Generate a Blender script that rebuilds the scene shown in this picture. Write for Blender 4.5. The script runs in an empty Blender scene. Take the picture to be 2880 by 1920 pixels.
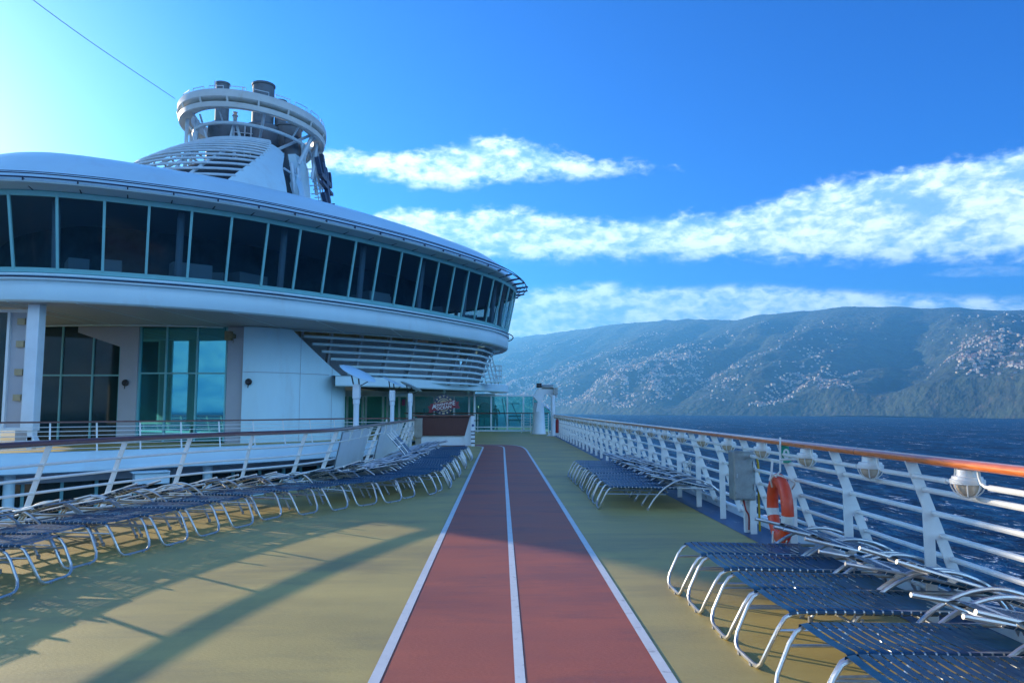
import bpy, bmesh, math, random
from math import sin, cos, pi, radians, sqrt, atan2, hypot
from mathutils import Vector, Matrix, noise
random.seed(7)
SC = bpy.context.scene
COL = SC.collection
V = Vector

# ------------------------------------------------------------------ helpers
def lerp(a, b, t): return a + (b - a) * t
def sstep(a, b, x):
    t = max(0.0, min(1.0, (x - a) / (b - a))); return t * t * (3 - 2 * t)

def spline(pts, n, closed=False):
    """Catmull-Rom through pts, n samples per span"""
    P = [V(p) for p in pts]; out = []; m = len(P)
    spans = m if closed else m - 1
    for i in range(spans):
        if closed: p0, p1, p2, p3 = P[(i-1) % m], P[i], P[(i+1) % m], P[(i+2) % m]
        else:
            p1, p2 = P[i], P[i+1]
            p0 = P[i-1] if i > 0 else p1 * 2 - p2
            p3 = P[i+2] if i + 2 < m else p2 * 2 - p1
        for k in range(n):
            t = k / n
            out.append(0.5 * ((2*p1) + (p2-p0)*t + (2*p0-5*p1+4*p2-p3)*t*t + (3*p1-p0-3*p2+p3)*t**3))
    if not closed: out.append(P[-1].copy())
    return out

class MB:
    def __init__(s): s.v = []; s.f = []; s.m = []; s.cur = 0
    def vert(s, p): s.v.append(tuple(p)); return len(s.v) - 1
    def face(s, idx): s.f.append(tuple(idx)); s.m.append(s.cur)
    def poly(s, pts): s.face([s.vert(p) for p in pts])
    def box(s, c, d, rz=0, M=None):
        M = M or (Matrix.Translation(V(c)) @ Matrix.Rotation(rz, 4, 'Z'))
        x, y, z = d[0]/2, d[1]/2, d[2]/2
        i = [s.vert(M @ V(p)) for p in ((-x,-y,-z),(x,-y,-z),(x,y,-z),(-x,y,-z),(-x,-y,z),(x,-y,z),(x,y,z),(-x,y,z))]
        for q in ((0,3,2,1),(4,5,6,7),(0,1,5,4),(1,2,6,5),(2,3,7,6),(3,0,4,7)): s.face([i[k] for k in q])
    def bar(s, a, b, w, t, up=(0,0,1)):
        """rectangular bar a->b; w along side = dir x up, t along the other"""
        a, b = V(a), V(b); d = (b - a); L = d.length; d.normalize()
        u = V(up); sd = d.cross(u)
        if sd.length < 1e-4: sd = d.cross(V((0,1,0)))
        sd.normalize(); n = sd.cross(d).normalized()
        M = Matrix((( sd.x, d.x, n.x, 0),(sd.y, d.y, n.y, 0),(sd.z, d.z, n.z, 0),(0,0,0,1)))
        M = Matrix.Translation((a+b)/2) @ M
        s.box((0,0,0), (w, L, t), M=M)
    def tube(s, path, r, n=8, closed=False, cap=True):
        P = [V(p) for p in path]; m = len(P)
        R = r if isinstance(r, (list, tuple)) else [r]*m
        T = []
        for i in range(m):
            if closed: t = P[(i+1) % m] - P[i-1]
            else: t = P[min(i+1, m-1)] - P[max(i-1, 0)]
            T.append(t.normalized() if t.length > 1e-9 else V((0,0,1)))
        a = V((0,0,1)) if abs(T[0].z) < .9 else V((1,0,0))
        nrm = T[0].cross(a).normalized(); rings = []
        for i in range(m):
            nrm = (nrm - T[i]*nrm.dot(T[i]))
            if nrm.length < 1e-6: nrm = T[i].orthogonal()
            nrm.normalize(); bn = T[i].cross(nrm)
            rings.append([s.vert(P[i] + (nrm*cos(2*pi*k/n) + bn*sin(2*pi*k/n))*R[i]) for k in range(n)])
        for i in range(m if closed else m-1):
            A, B = rings[i], rings[(i+1) % m]
            for k in range(n): s.face((A[k], A[(k+1) % n], B[(k+1) % n], B[k]))
        if cap and not closed:
            s.face(rings[0][::-1]); s.face(rings[-1])
    def lathe(s, prof, c=(0,0,0), n=20, M=None, cap=True):
        M = M or Matrix.Translation(V(c)); rings = []
        for r, z in prof:
            rings.append([s.vert(M @ V((r*cos(2*pi*k/n), r*sin(2*pi*k/n), z))) for k in range(n)])
        for A, B in zip(rings, rings[1:]):
            for k in range(n): s.face((A[k], A[(k+1) % n], B[(k+1) % n], B[k]))
        if cap: s.face(rings[0][::-1]); s.face(rings[-1])
    def loft(s, rows, closed=False):
        """rows: list of equal length point lists"""
        I = [[s.vert(p) for p in row] for row in rows]
        for A, B in zip(I, I[1:]):
            m = len(A)
            for k in range(m if closed else m-1): s.face((A[k], A[(k+1) % m], B[(k+1) % m], B[k]))
    def prism(s, pts, z0, z1):
        a = [s.vert((p[0], p[1], z0)) for p in pts]; b = [s.vert((p[0], p[1], z1)) for p in pts]
        s.face(a[::-1]); s.face(b); m = len(pts)
        for k in range(m): s.face((a[k], a[(k+1) % m], b[(k+1) % m], b[k]))
    def slab(s, pts, off):
        """extrude planar polygon of 3-D points by vector off"""
        off = V(off); a = [s.vert(p) for p in pts]; b = [s.vert(V(p)+off) for p in pts]
        s.face(a[::-1]); s.face(b); m = len(pts)
        for k in range(m): s.face((a[k], a[(k+1) % m], b[(k+1) % m], b[k]))
    def build(s, name, mat, parent=None, smooth=False, bevel=0, angle=40):
        me = bpy.data.meshes.new(name); me.from_pydata(s.v, [], s.f)
        for mm in (mat if isinstance(mat, (list, tuple)) else [mat]): me.materials.append(mm)
        for p, k in zip(me.polygons, s.m): p.material_index = k
        bm = bmesh.new(); bm.from_mesh(me); bmesh.ops.recalc_face_normals(bm, faces=bm.faces)
        bm.to_mesh(me); bm.free()
        if smooth:
            me.shade_smooth(); me.set_sharp_from_angle(angle=radians(angle))
        o = bpy.data.objects.new(name, me); COL.objects.link(o)
        if parent: o.parent = parent
        if bevel:
            b = o.modifiers.new('bevel', 'BEVEL'); b.width = bevel; b.segments = 2; b.limit_method = 'ANGLE'
        return o

def build_split(m, name, mat_, parent, **kw):
    """one object per connected piece"""
    par = list(range(len(m.v)))
    def find(x):
        while par[x] != x: par[x] = par[par[x]]; x = par[x]
        return x
    for f in m.f:
        r = find(f[0])
        for q in f[1:]: par[find(q)] = r
    comps = {}
    for f, k in zip(m.f, m.m): comps.setdefault(find(f[0]), []).append((f, k))
    out = []
    for fs in comps.values():
        n = MB(); mp = {}
        for f, k in fs:
            idx = []
            for q in f:
                if q not in mp: mp[q] = n.vert(m.v[q])
                idx.append(mp[q])
            n.cur = k; n.face(idx)
        out.append(n.build(name, mat_, parent, **kw))
    return out

def tag(o, label=None, cat=None, group=None, kind=None):
    if label: o['label'] = label
    if cat: o['category'] = cat
    if group: o['group'] = group
    if kind: o['kind'] = kind
    return o
def thing(name, label, cat, loc=(0,0,0), rz=0, group=None):
    o = bpy.data.objects.new(name, None); COL.objects.link(o)
    o.location = loc; o.rotation_euler = (0,0,rz); o.empty_display_size = .2
    return tag(o, label, cat, group)
def dup(root, loc, rz, label, group=None):
    r = root.copy(); COL.objects.link(r); r.location = loc; r.rotation_euler = (0,0,rz)
    r['label'] = label
    if group: r['group'] = group
    for ch in list(root.children):
        c = ch.copy(); COL.objects.link(c); c.parent = r
        for g in list(ch.children):
            d = g.copy(); COL.objects.link(d); d.parent = c
    return r
def ordinal(i):
    W = ['first','second','third','fourth','fifth','sixth','seventh','eighth','ninth','tenth','eleventh','twelfth','thirteenth','fourteenth','fifteenth','sixteenth','seventeenth','eighteenth','nineteenth','twentieth']
    T = {2:'twenty', 3:'thirty', 4:'forty'}
    if i <= 20: return W[i-1]
    if i % 10 == 0: return {3:'thirtieth', 4:'fortieth'}[i//10]
    return T[i//10] + ' ' + W[i % 10 - 1]

def text_mesh(body, size, depth=.01, bold=0.0, shear=0, sx=1):
    cu = bpy.data.curves.new('txt', 'FONT'); cu.body = body; cu.size = size; cu.extrude = depth
    cu.align_x = 'CENTER'; cu.align_y = 'CENTER'; cu.offset = bold; cu.shear = shear
    o = bpy.data.objects.new('txt', cu); COL.objects.link(o)
    dg = bpy.context.evaluated_depsgraph_get(); dg.update()
    me = bpy.data.meshes.new_from_object(o.evaluated_get(dg))
    bpy.data.objects.remove(o)
    for v in me.vertices: v.co.x *= sx
    return me

# ------------------------------------------------------------------ materials
def hexc(r, g, b):
    f = lambda c: (c/255/12.92) if c <= 10 else ((c/255+.055)/1.055)**2.4
    return (f(r), f(g), f(b), 1)
def mat(name, col, rough=.5, metal=0, var=.0, vscale=3, col2=None, bump=0, bscale=40, spec=.5, coat=0, stain=None, sscale=1.2, samt=.3, slo=.55, stretch=(1,1,1), spots=None):
    m = bpy.data.materials.new(name); m.use_nodes = True; nt = m.node_tree; N = nt.nodes; L = nt.links
    b = N['Principled BSDF']; b.inputs['Roughness'].default_value = rough; b.inputs['Metallic'].default_value = metal
    b.inputs['Specular IOR Level'].default_value = spec; b.inputs['Coat Weight'].default_value = coat
    col = tuple(col[:3]) + (1,)
    b.inputs['Base Color'].default_value = col
    if not (var or col2 or stain or bump): return m
    tc = N.new('ShaderNodeTexCoord'); mp = N.new('ShaderNodeMapping'); mp.inputs['Scale'].default_value = stretch
    g = N.new('ShaderNodeNewGeometry'); L.new(g.outputs['Position'], mp.inputs[0])
    out = None
    if var or col2:
        n = N.new('ShaderNodeTexNoise'); n.inputs['Scale'].default_value = vscale; n.inputs['Detail'].default_value = 6; n.inputs['Roughness'].default_value = .65
        L.new(mp.outputs[0], n.inputs['Vector'])
        r = N.new('ShaderNodeValToRGB'); r.color_ramp.elements[0].position = .3; r.color_ramp.elements[1].position = .7
        c2 = tuple((col2 or [c*(1-var) for c in col])[:3]) + (1,)
        c1 = tuple(min(1, c*(1+var*.4)) for c in col[:3]) + (1,)
        r.color_ramp.elements[0].color = c2; r.color_ramp.elements[1].color = c1
        L.new(n.outputs['Fac'], r.inputs[0]); out = r.outputs[0]
        rr = N.new('ShaderNodeMapRange'); rr.inputs['To Min'].default_value = rough*.8; rr.inputs['To Max'].default_value = min(1, rough*1.2)
        L.new(n.outputs['Fac'], rr.inputs[0]); L.new(rr.outputs[0], b.inputs['Roughness'])
    if stain:
        n = N.new('ShaderNodeTexNoise'); n.inputs['Scale'].default_value = sscale; n.inputs['Detail'].default_value = 9; n.inputs['Roughness'].default_value = .7; n.inputs['Distortion'].default_value = .3
        L.new(mp.outputs[0], n.inputs['Vector'])
        mr = N.new('ShaderNodeMapRange'); mr.inputs['From Min'].default_value = slo; mr.inputs['From Max'].default_value = slo+.12; mr.inputs['To Max'].default_value = samt
        L.new(n.outputs['Fac'], mr.inputs[0])
        mx = N.new('ShaderNodeMixRGB'); L.new(mr.outputs[0], mx.inputs[0]); mx.inputs[2].default_value = tuple(stain[:3])+(1,)
        if out: L.new(out, mx.inputs[1])
        else: mx.inputs[1].default_value = col
        out = mx.outputs[0]
    if spots:
        sc_, lo_, am_, cc_ = spots
        n = N.new('ShaderNodeTexNoise'); n.inputs['Scale'].default_value = sc_; n.inputs['Detail'].default_value = 5; n.inputs['Roughness'].default_value = .6
        L.new(g.outputs['Position'], n.inputs['Vector'])
        mr = N.new('ShaderNodeMapRange'); mr.inputs['From Min'].default_value = lo_; mr.inputs['From Max'].default_value = lo_+.04; mr.inputs['To Max'].default_value = am_
        L.new(n.outputs['Fac'], mr.inputs[0]); mx = N.new('ShaderNodeMixRGB'); L.new(mr.outputs[0], mx.inputs[0]); mx.inputs[2].default_value = tuple(cc_)+(1,)
        L.new(out, mx.inputs[1]); out = mx.outputs[0]
    if out: L.new(out, b.inputs['Base Color'])
    if bump:
        n = N.new('ShaderNodeTexNoise'); n.inputs['Scale'].default_value = bscale; n.inputs['Detail'].default_value = 4
        L.new(mp.outputs[0], n.inputs['Vector'])
        bp = N.new('ShaderNodeBump'); bp.inputs['Strength'].default_value = bump; bp.inputs['Distance'].default_value = .01
        L.new(n.outputs['Fac'], bp.inputs['Height']); L.new(bp.outputs[0], b.inputs['Normal'])
    return m

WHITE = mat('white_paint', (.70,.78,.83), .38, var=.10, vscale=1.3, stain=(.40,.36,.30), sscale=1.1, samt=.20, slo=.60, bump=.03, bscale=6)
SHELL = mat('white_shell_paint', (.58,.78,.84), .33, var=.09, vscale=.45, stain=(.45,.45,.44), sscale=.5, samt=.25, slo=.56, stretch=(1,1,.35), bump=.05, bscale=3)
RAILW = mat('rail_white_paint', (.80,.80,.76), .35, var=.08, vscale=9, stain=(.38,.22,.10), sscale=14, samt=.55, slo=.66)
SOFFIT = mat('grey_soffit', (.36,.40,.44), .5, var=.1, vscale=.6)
TEAL = mat('teal_window_frame', (.20,.50,.52), .4, var=.08, vscale=2)
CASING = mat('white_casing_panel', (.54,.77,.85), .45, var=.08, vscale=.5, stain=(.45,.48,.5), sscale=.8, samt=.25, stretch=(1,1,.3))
PILLARG = mat('grey_pillar', (.42,.44,.49), .5, var=.08, vscale=1)
WOOD = mat('varnished_teak', (.82,.20,.03), .30, var=.35, vscale=6, stretch=(12,1.2,12), coat=.6, spec=.5, stain=(.20,.05,.02), sscale=2.2, samt=.45)
WOODD = mat('dark_teak', (.17,.055,.035), .35, var=.4, vscale=6, coat=.4, stretch=(1,1,4))
PANELW = mat('mahogany_boards', (.10,.028,.022), .45, var=.35, vscale=3, stretch=(14,14,1))
DECK = mat('olive_deck_coating', (.55,.41,.125), .58, var=.22, vscale=.8, stain=(.22,.18,.09), sscale=.7, samt=.40, slo=.50, bump=.25, bscale=70, stretch=(.45,1.3,1), spots=(3.5,.70,.5,(.10,.09,.06)))
TRACK = mat('red_track_coating', (.47,.115,.055), .58, var=.24, vscale=1.0, stain=(.20,.07,.06), sscale=.8, samt=.50, slo=.50, bump=.25, bscale=70, stretch=(.5,1.4,1), spots=(4.5,.70,.5,(.12,.06,.05)))
LINE = mat('white_line_paint', (.74,.74,.70), .55, var=.1, vscale=5, stain=(.30,.27,.24), sscale=11, samt=.65, slo=.57)
BLUEP = mat('blue_waterway_paint', (.015,.085,.20), .45, var=.3, vscale=2, stain=(.34,.42,.48), sscale=3.0, samt=.8, slo=.60, stretch=(1,.5,1))
ALU = mat('aluminium_tube', (.62,.62,.60), .30, metal=.75, var=.12, vscale=14, stain=(.35,.33,.30), sscale=20, samt=.35, slo=.6)
STRAP = mat('navy_vinyl_strap', (.006,.065,.14), .42, var=.45, vscale=7, stain=(.10,.17,.24), sscale=8, samt=.55, slo=.60, bump=.1, bscale=30, spec=.4)
STRAPW = mat('white_vinyl_wrap', (.72,.72,.68), .45, var=.12, vscale=10)
FOOTC = mat('grey_foot_cap', (.28,.28,.27), .6, var=.2, vscale=30)
STEEL = mat('brushed_steel_box', (.34,.36,.35), .45, metal=.5, var=.25, vscale=8, stain=(.16,.17,.16), sscale=9, samt=.5)
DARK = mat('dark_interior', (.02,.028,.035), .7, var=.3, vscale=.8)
NAVY = mat('navy_metal', (.025,.04,.085), .45, var=.3, vscale=2)
STACK = mat('exhaust_stack_grey', (.12,.15,.18), .55, var=.3, vscale=.8, stain=(.04,.04,.04), sscale=.9, samt=.6)
RINGM = mat('cream_ring_paint', (.62,.62,.58), .45, var=.12, vscale=.8, stain=(.40,.26,.14), sscale=1.4, samt=.35, slo=.58)
SLATM = mat('slat_pipe_paint', (.55,.66,.72), .45, var=.15, vscale=2)
BLACK = mat('black_plastic', (.015,.016,.018), .45)
ORANGE = mat('lifebuoy_orange', (.85,.075,.02), .38, var=.12, vscale=9, stain=(.35,.08,.05), sscale=8, samt=.5, slo=.62)
ROPE = mat('white_rope', (.70,.68,.60), .8, var=.2, vscale=60)
YELLOW = mat('yellow_hose', (.60,.38,.02), .5, var=.2, vscale=8)
GREENS = mat('green_sign', (.01,.30,.19), .45)
REDP = mat('red_paint', (.35,.02,.02), .4, var=.2, vscale=8)
BANNER = mat('banner_red', (.20,.025,.035), .5, var=.15, vscale=5)
GOLD = mat('badge_cream', (.42,.34,.20), .5, var=.15, vscale=6)
BLUEC = mat('blue_carpet', (.02,.07,.22), .7, var=.2, vscale=3)
LOWER = mat('lower_deck_grey', (.22,.25,.28), .6, var=.2, vscale=.7)

def glass_opaque(name, col, rough=.04, streak=0, spec=.6):
    m = mat(name, col, rough, var=.5, vscale=.35, spec=spec)
    nt = m.node_tree; N = nt.nodes; L = nt.links; b = N['Principled BSDF']
    for l in list(L):
        if l.to_socket == b.inputs['Roughness']: L.remove(l)
    b.inputs['Roughness'].default_value = rough
    n = N.new('ShaderNodeTexNoise'); n.inputs['Scale'].default_value = .5; n.inputs['Detail'].default_value = 1
    g = N.new('ShaderNodeNewGeometry'); L.new(g.outputs['Position'], n.inputs['Vector'])
    bp = N.new('ShaderNodeBump'); bp.inputs['Strength'].default_value = .06; bp.inputs['Distance'].default_value = .05
    L.new(n.outputs['Fac'], bp.inputs['Height']); L.new(bp.outputs[0], b.inputs['Normal'])
    return m
GLASS = glass_opaque('tinted_window_glass', (.008,.020,.040), .05, spec=.35)
GLASST = mat('teal_window_glass', (.10,.42,.46), .03, metal=.85)
GLASSD = glass_opaque('dark_window_glass', (.010,.030,.030), .05, spec=.4)
def glass_clear(name, tint, op):
    m = bpy.data.materials.new(name); m.use_nodes = True; nt = m.node_tree; N = nt.nodes; L = nt.links
    b = N['Principled BSDF']; b.inputs['Base Color'].default_value = tint; b.inputs['Roughness'].default_value = .06
    tr = N.new('ShaderNodeBsdfTransparent'); tr.inputs[0].default_value = (tint[0]*.2+.30, .86, .80, 1)
    mx = N.new('ShaderNodeMixShader'); mx.inputs[0].default_value = op
    L.new(tr.outputs[0], mx.inputs[1]); L.new(b.outputs[0], mx.inputs[2]); L.new(mx.outputs[0], N['Material Output'].inputs[0])
    return m
def glass_tint(name, base, tr_, op):
    m = glass_opaque(name, base, .04, spec=.5); nt = m.node_tree; N = nt.nodes; L = nt.links
    tr = N.new('ShaderNodeBsdfTransparent'); tr.inputs[0].default_value = tr_; mx = N.new('ShaderNodeMixShader'); mx.inputs[0].default_value = op
    L.new(tr.outputs[0], mx.inputs[1]); L.new(N['Principled BSDF'].outputs[0], mx.inputs[2]); L.new(mx.outputs[0], N['Material Output'].inputs[0])
    return m
GLASS = glass_tint('tinted_window_glass', (.010,.035,.060,1), (.50,.70,.78,1), .34)
GLASSC = glass_clear('clear_teal_glass', (.05,.34,.34,1), .42)

HAZE_D = 1.45e-4; HAZE_C = (.17,.56,.95,1); SKY_S = .10; SKY_SAT = 1.12; SKY_T = (.12,.56,1.18,1); SKY_G = 1.15; SUN_E = 5; EXPO = 0.97
CL_D = (2.0,4.0,6.8,1); CL_L = (8.0,9.4,9.8,1)
# ------------------------------------------------------------------ deck, track, lines
# outline of the near side of the pool well (= foot of the left railing) and its far side
LR = spline([(-6.1,4.0),(-6.05,6.0),(-5.85,8.4),(-5.56,9.84),(-5.2,11.1),(-4.7,12.4),(-4.05,13.4),(-3.5,14.6),(-3.32,16.2),(-3.32,20),(-3.35,26),(-3.4,31.2)], 8)
FE = spline([(-30,16),(-24,18.6),(-18.5,21.6),(-15,24.0),(-12.6,26.0),(-9.9,28.3),(-7.8,31),(-6.4,33),(-5.0,33.6),(-3.75,32.4)], 8)
def offs(path, d):
    out = []
    for i in range(len(path)):
        t = path[min(i+1, len(path)-1)] - path[max(i-1, 0)]; n = V((-t[1], t[0])).normalized()
        out.append(V((path[i][0], path[i][1])) + n*d)
    return out
near = offs(LR, .42)         # deck lip outside the rail (to the left)
far = offs(FE, -.12)
m = MB()
rightX = 3.45
outer = [(-6.52,-14),(rightX,-14),(rightX,62),(-40,62),(-40,16)]
pts = [V(p) for p in outer] + far + near[::-1] + [V((-6.52,3.5))]
m.poly([(p[0], p[1], 0) for p in pts])
deck = m.build('deck', DECK); tag(deck, kind='structure')
bm = bmesh.new(); bm.from_mesh(deck.data); bmesh.ops.triangulate(bm, faces=bm.faces, ngon_method='EAR_CLIP'); bm.to_mesh(deck.data); bm.free()

TL = spline([(-.72,-8),(-.72,10),(-.72,24),(-.72,28.6),(-.74,29.9),(-.95,30.7),(-1.24,30.95)], 8)
TR = spline([(.97,-8),(.97,10),(.95,24),(.92,28.6),(.72,30.8),(.15,31.9),(-1.24,32.25),(-3.2,32.4)], 8)
TC = spline([(.11,-8),(.11,10),(.11,24),(.11,28.8),(.05,30.3),(-.28,31.35),(-1.24,31.6)], 8)
m = MB(); m.poly([(p[0], p[1], .004) for p in TR] + [(-3.2,30.97,.004)] + [(p[0], p[1], .004) for p in TL[::-1]])
tr = m.build('running_track', TRACK); tag(tr, kind='structure')
bm = bmesh.new(); bm.from_mesh(tr.data); bmesh.ops.triangulate(bm, faces=bm.faces, ngon_method='EAR_CLIP'); bm.to_mesh(tr.data); bm.free()
def strip(path, w, z):
    a = offs(path, w/2); b = offs(path, -w/2); m = MB()
    m.loft([[(p[0], p[1], z) for p in a], [(p[0], p[1], z) for p in b]]); return m
for pth, w in ((TL, .066), (TC, .06), (TR, .066)):
    tag(strip(pth, w, .008).build('painted_line', LINE), kind='structure')
m = MB(); m.poly([(2.98,-14,.004),(rightX,-14,.004),(rightX,46,.004),(2.98,46,.004)])
tag(m.build('gutter_strip', BLUEP), kind='structure')
m = MB(); m.box((rightX+.03, 16, .05), (.05, 60, .14))
m.box((rightX+.03, 16, -4), (.06, 60, 7.8)); 
hull = m.build('ship_hull', WHITE); tag(hull, 'white ship side below the right hand deck railing', 'ship hull')

# lower deck seen through the well
m = MB(); m.poly([(-40,-14,-3.1),(-3.2,-14,-3.1),(-3.2,40,-3.1),(-40,40,-3.1)])
tag(m.build('lower_deck', LOWER), kind='structure')
# far lip of the well
def rowz(path, off, z): return [(p[0], p[1], z) for p in offs(path, off)]
m = MB(); m.loft([rowz(FE,.3,.02), rowz(FE,.3,.14), rowz(FE,-.15,.14), rowz(FE,-.17,-.28), rowz(FE,-.22,-.33), rowz(FE,-.22,-.5), rowz(FE,-.12,-.53), rowz(FE,.0,-.56)])
lip = thing('deck_edge', 'white curved deck edge across the pool well under the far railing', 'deck edge')
m.build('fascia', SHELL, lip, smooth=True, angle=50)
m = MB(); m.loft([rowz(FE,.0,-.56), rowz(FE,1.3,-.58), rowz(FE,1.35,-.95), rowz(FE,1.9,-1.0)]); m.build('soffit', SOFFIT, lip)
m = MB(); m.loft([rowz(FE,1.9,-1.0), rowz(FE,1.9,-3.1)]); m.build('glass_wall', GLASSD, lip)
m = MB()
for i in range(3, len(FE)-2, 3):
    p = offs(FE, 1.83)[i]; t = FE[i+1]-FE[i-1]
    m.box((p[0], p[1], -2.0), (.1, .1, 2.1), rz=atan2(t[1], t[0]))
build_split(m, 'glazing_bar', TEAL, lip)
m = MB(); m.loft([rowz(FE,.45,.005), rowz(FE,1.5,.005)]); tag(m.build('blue_walkway', BLUEC), kind='structure')
c = offs(FE, 0.7); i0 = 8*3+2
for k, i in enumerate((8*3-1, 8*5-2)):
    m = MB(); m.lathe([(.17,-3.1),(.17,-.6)], (c[i][0], c[i][1], 0), 16)
    o = m.build('lower_column', SHELL, smooth=True); tag(o, ['white round column under the far deck edge, behind the leftmost loungers','white round column under the far deck edge, right hand one of the two'][k], 'column')
m = MB(); q = offs(FE,-.30)[8*4+1]; m.box((q[0], q[1], -.85), (1.1,.5,.38), rz=.6); m.box((q[0], q[1]-.1, -.62), (1.2,.6,.06), rz=.6)
tag(m.build('air_unit', SHELL, bevel=.03), 'white box shaped unit hung under the far deck edge', 'air unit')
# near lip under the left rail
m = MB(); m.loft([rowz(LR,.34,.0), rowz(LR,.34,.10), rowz(LR,.46,.10), rowz(LR,.46,-.5)])
tag(m.build('deck_kerb', SHELL), 'low white kerb at the foot of the left railing', 'kerb')
# ------------------------------------------------------------------ railings
PX = 3.03   # handrail line of the right railing
def rail_post(parent, p, n, spec, mt=RAILW):
    """p: 2D point under handrail, n: outward unit 2D, spec: list of plates [(off0,z0,off1,z1,width)]"""
    m = MB(); t = V((-n[1], n[0], 0))
    for o0, z0, o1, z1, w in spec:
        a = V((p[0]+n[0]*o0, p[1]+n[1]*o0, z0)); b = V((p[0]+n[0]*o1, p[1]+n[1]*o1, z1))
        d = (b-a).normalized(); sd = V((n[0], n[1], 0))
        m.slab([a-sd*w/2-t*.006, a+sd*w/2-t*.006, b+sd*w/2-t*.006, b-sd*w/2-t*.006], t*.012)
    return m.build('post', mt, parent, bevel=.002)
rr = thing('deck_railing', 'white pipe railing with orange teak handrail on the right side over the sea', 'railing', (0,0,0))
Y0, SP = 5.46-1.27*6, 1.27
NP = 36
ys = [Y0+SP*i for i in range(NP)]
spec = [(-.03,1.16,.36,.06,.085), (.10,.83,.10,.006,.085)]
for i, y in enumerate(ys):
    m = MB(); t = V((0,1,0)); P = []
    X = PX-.02
    # one Y-shaped plate: slanted strut and vertical leg
    a = [(X-.04,1.165),(X+.045,1.165),(X+.42,.10),(X+.335,.10),(X+.165,.60),(X+.155,.60),(X+.155,.006),(X+.075,.006),(X+.075,.83)]
    m.slab([(px, y-.006, pz) for px, pz in a], (0,.012,0))
    m.build('post', RAILW, rr)
yE = ys[-1]
zs = [.96,.79,.625,.46,.295,.13]
for z in zs:
    xo = PX + (1.165-z)*(.375/1.065)
    m = MB(); m.tube([(xo, ys[0]-.5, z), (xo, yE+.3, z)], .021, 8)
    # collars where the pipe passes a post
    m.build('rail_pipe', RAILW, rr, smooth=True)
m = MB()
hp = [V((PX, y, 1.185)) for y in (ys[0]-.5, yE+.3)]
prof = [(-.050,-.026),(-.062,-.012),(-.064,.006),(-.052,.024),(-.02,.032),(.02,.032),(.052,.024),(.064,.006),(.062,-.012),(.050,-.026)]
m.loft([[(PX+a, ys[0]-.5, 1.185+b) for a,b in prof], [(PX+a, yE+.3, 1.185+b) for a,b in prof]], closed=True)
m.poly([(PX+a, ys[0]-.5, 1.185+b) for a,b in prof])
hr = m.build('handrail', WOOD, rr, smooth=True, angle=60)
m = MB()
for y in (2.2, 6.25, 10.2, 14.3, 18.4, 22.5, 26.6, 31): m.loft([[(PX+a*1.012, yy, 1.185+b*1.02) for a,b in prof] for yy in (y-.004, y+.004)], closed=True)
m.build('handrail_joint', WOODD, rr)
m = MB(); m.box((PX, (ys[0]+yE)/2, 1.163), (.06, yE-ys[0]+.6, .012)); m.build('handrail_plate', RAILW, rr)

# lamps under the handrail, with conduits
for i in range(NP-1): pass
def lamp_proto():
    t = thing('bulkhead_lamp', 'x', 'lamp', (0,0,0), group='lamps under the right handrail')
    m = MB(); m.lathe([(.058,.065),(.062,.026),(.088,.022),(.092,.006),(.102,.003),(.102,-.014),(.092,-.024)], n=20); m.box((0,.03,.045),(.07,.05,.035)); m.build('housing', RAILW, t, smooth=True)
    m = MB(); m.lathe([(.086*cos(a), -.022-.085*sin(a)) for a in [k*pi/2/6 for k in range(6)]] + [(.004,-.108)], n=18)
    m.build('glass_dome', LAMPG, t, smooth=True)
    m = MB()
    for k in range(4):
        a = k*pi/4+.2
        m.tube([( .097*cos(b)*cos(a), .097*cos(b)*sin(a), -.022-.092*sin(b)) for b in [j*pi/10 for j in range(11)]], .0045, 5)
    m.tube([(.096*cos(2*pi*j/18), .096*sin(2*pi*j/18), -.022) for j in range(18)], .006, 5, closed=True)
    m.build('wire_guard', RAILW, t, smooth=True)
    m = MB()
    for s in (-1,1): m.tube([(0,s*.115,.075),(0,s*.12,.03),(0,s*.14,-.01),(0,s*.18,-.028),(0,s*.26,-.03)], .011, 7)
    build_split(m, 'bracket', RAILW, t, smooth=True)
    return t
LAMPG = mat('amber_lamp_glass', (.62,.50,.36), .12, var=.2, vscale=20, spec=.7, coat=.5)
lp = None; n = 0
for i in range(5, NP-1):
    y = ys[i]+SP/2; n += 1
    lab = ordinal(n) + ' bulkhead lamp under the right handrail, counting from the camera'
    if lp is None:
        lp = lamp_proto(); lp.location = (PX, y, 1.088); lp['label'] = lab
    else: dup(lp, (PX, y, 1.088), 0, lab)
# conduit pipes between lamps
m = MB()
xo = PX+.03
for i in range(5, NP-1):
    a = ys[i]-SP/2+.22; b = ys[i]+SP/2-.22
    m.tube([(PX, a, 1.058), (PX, b, 1.058)], .019, 8)
build_split(m, 'conduit', RAILW, rr, smooth=True)

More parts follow.
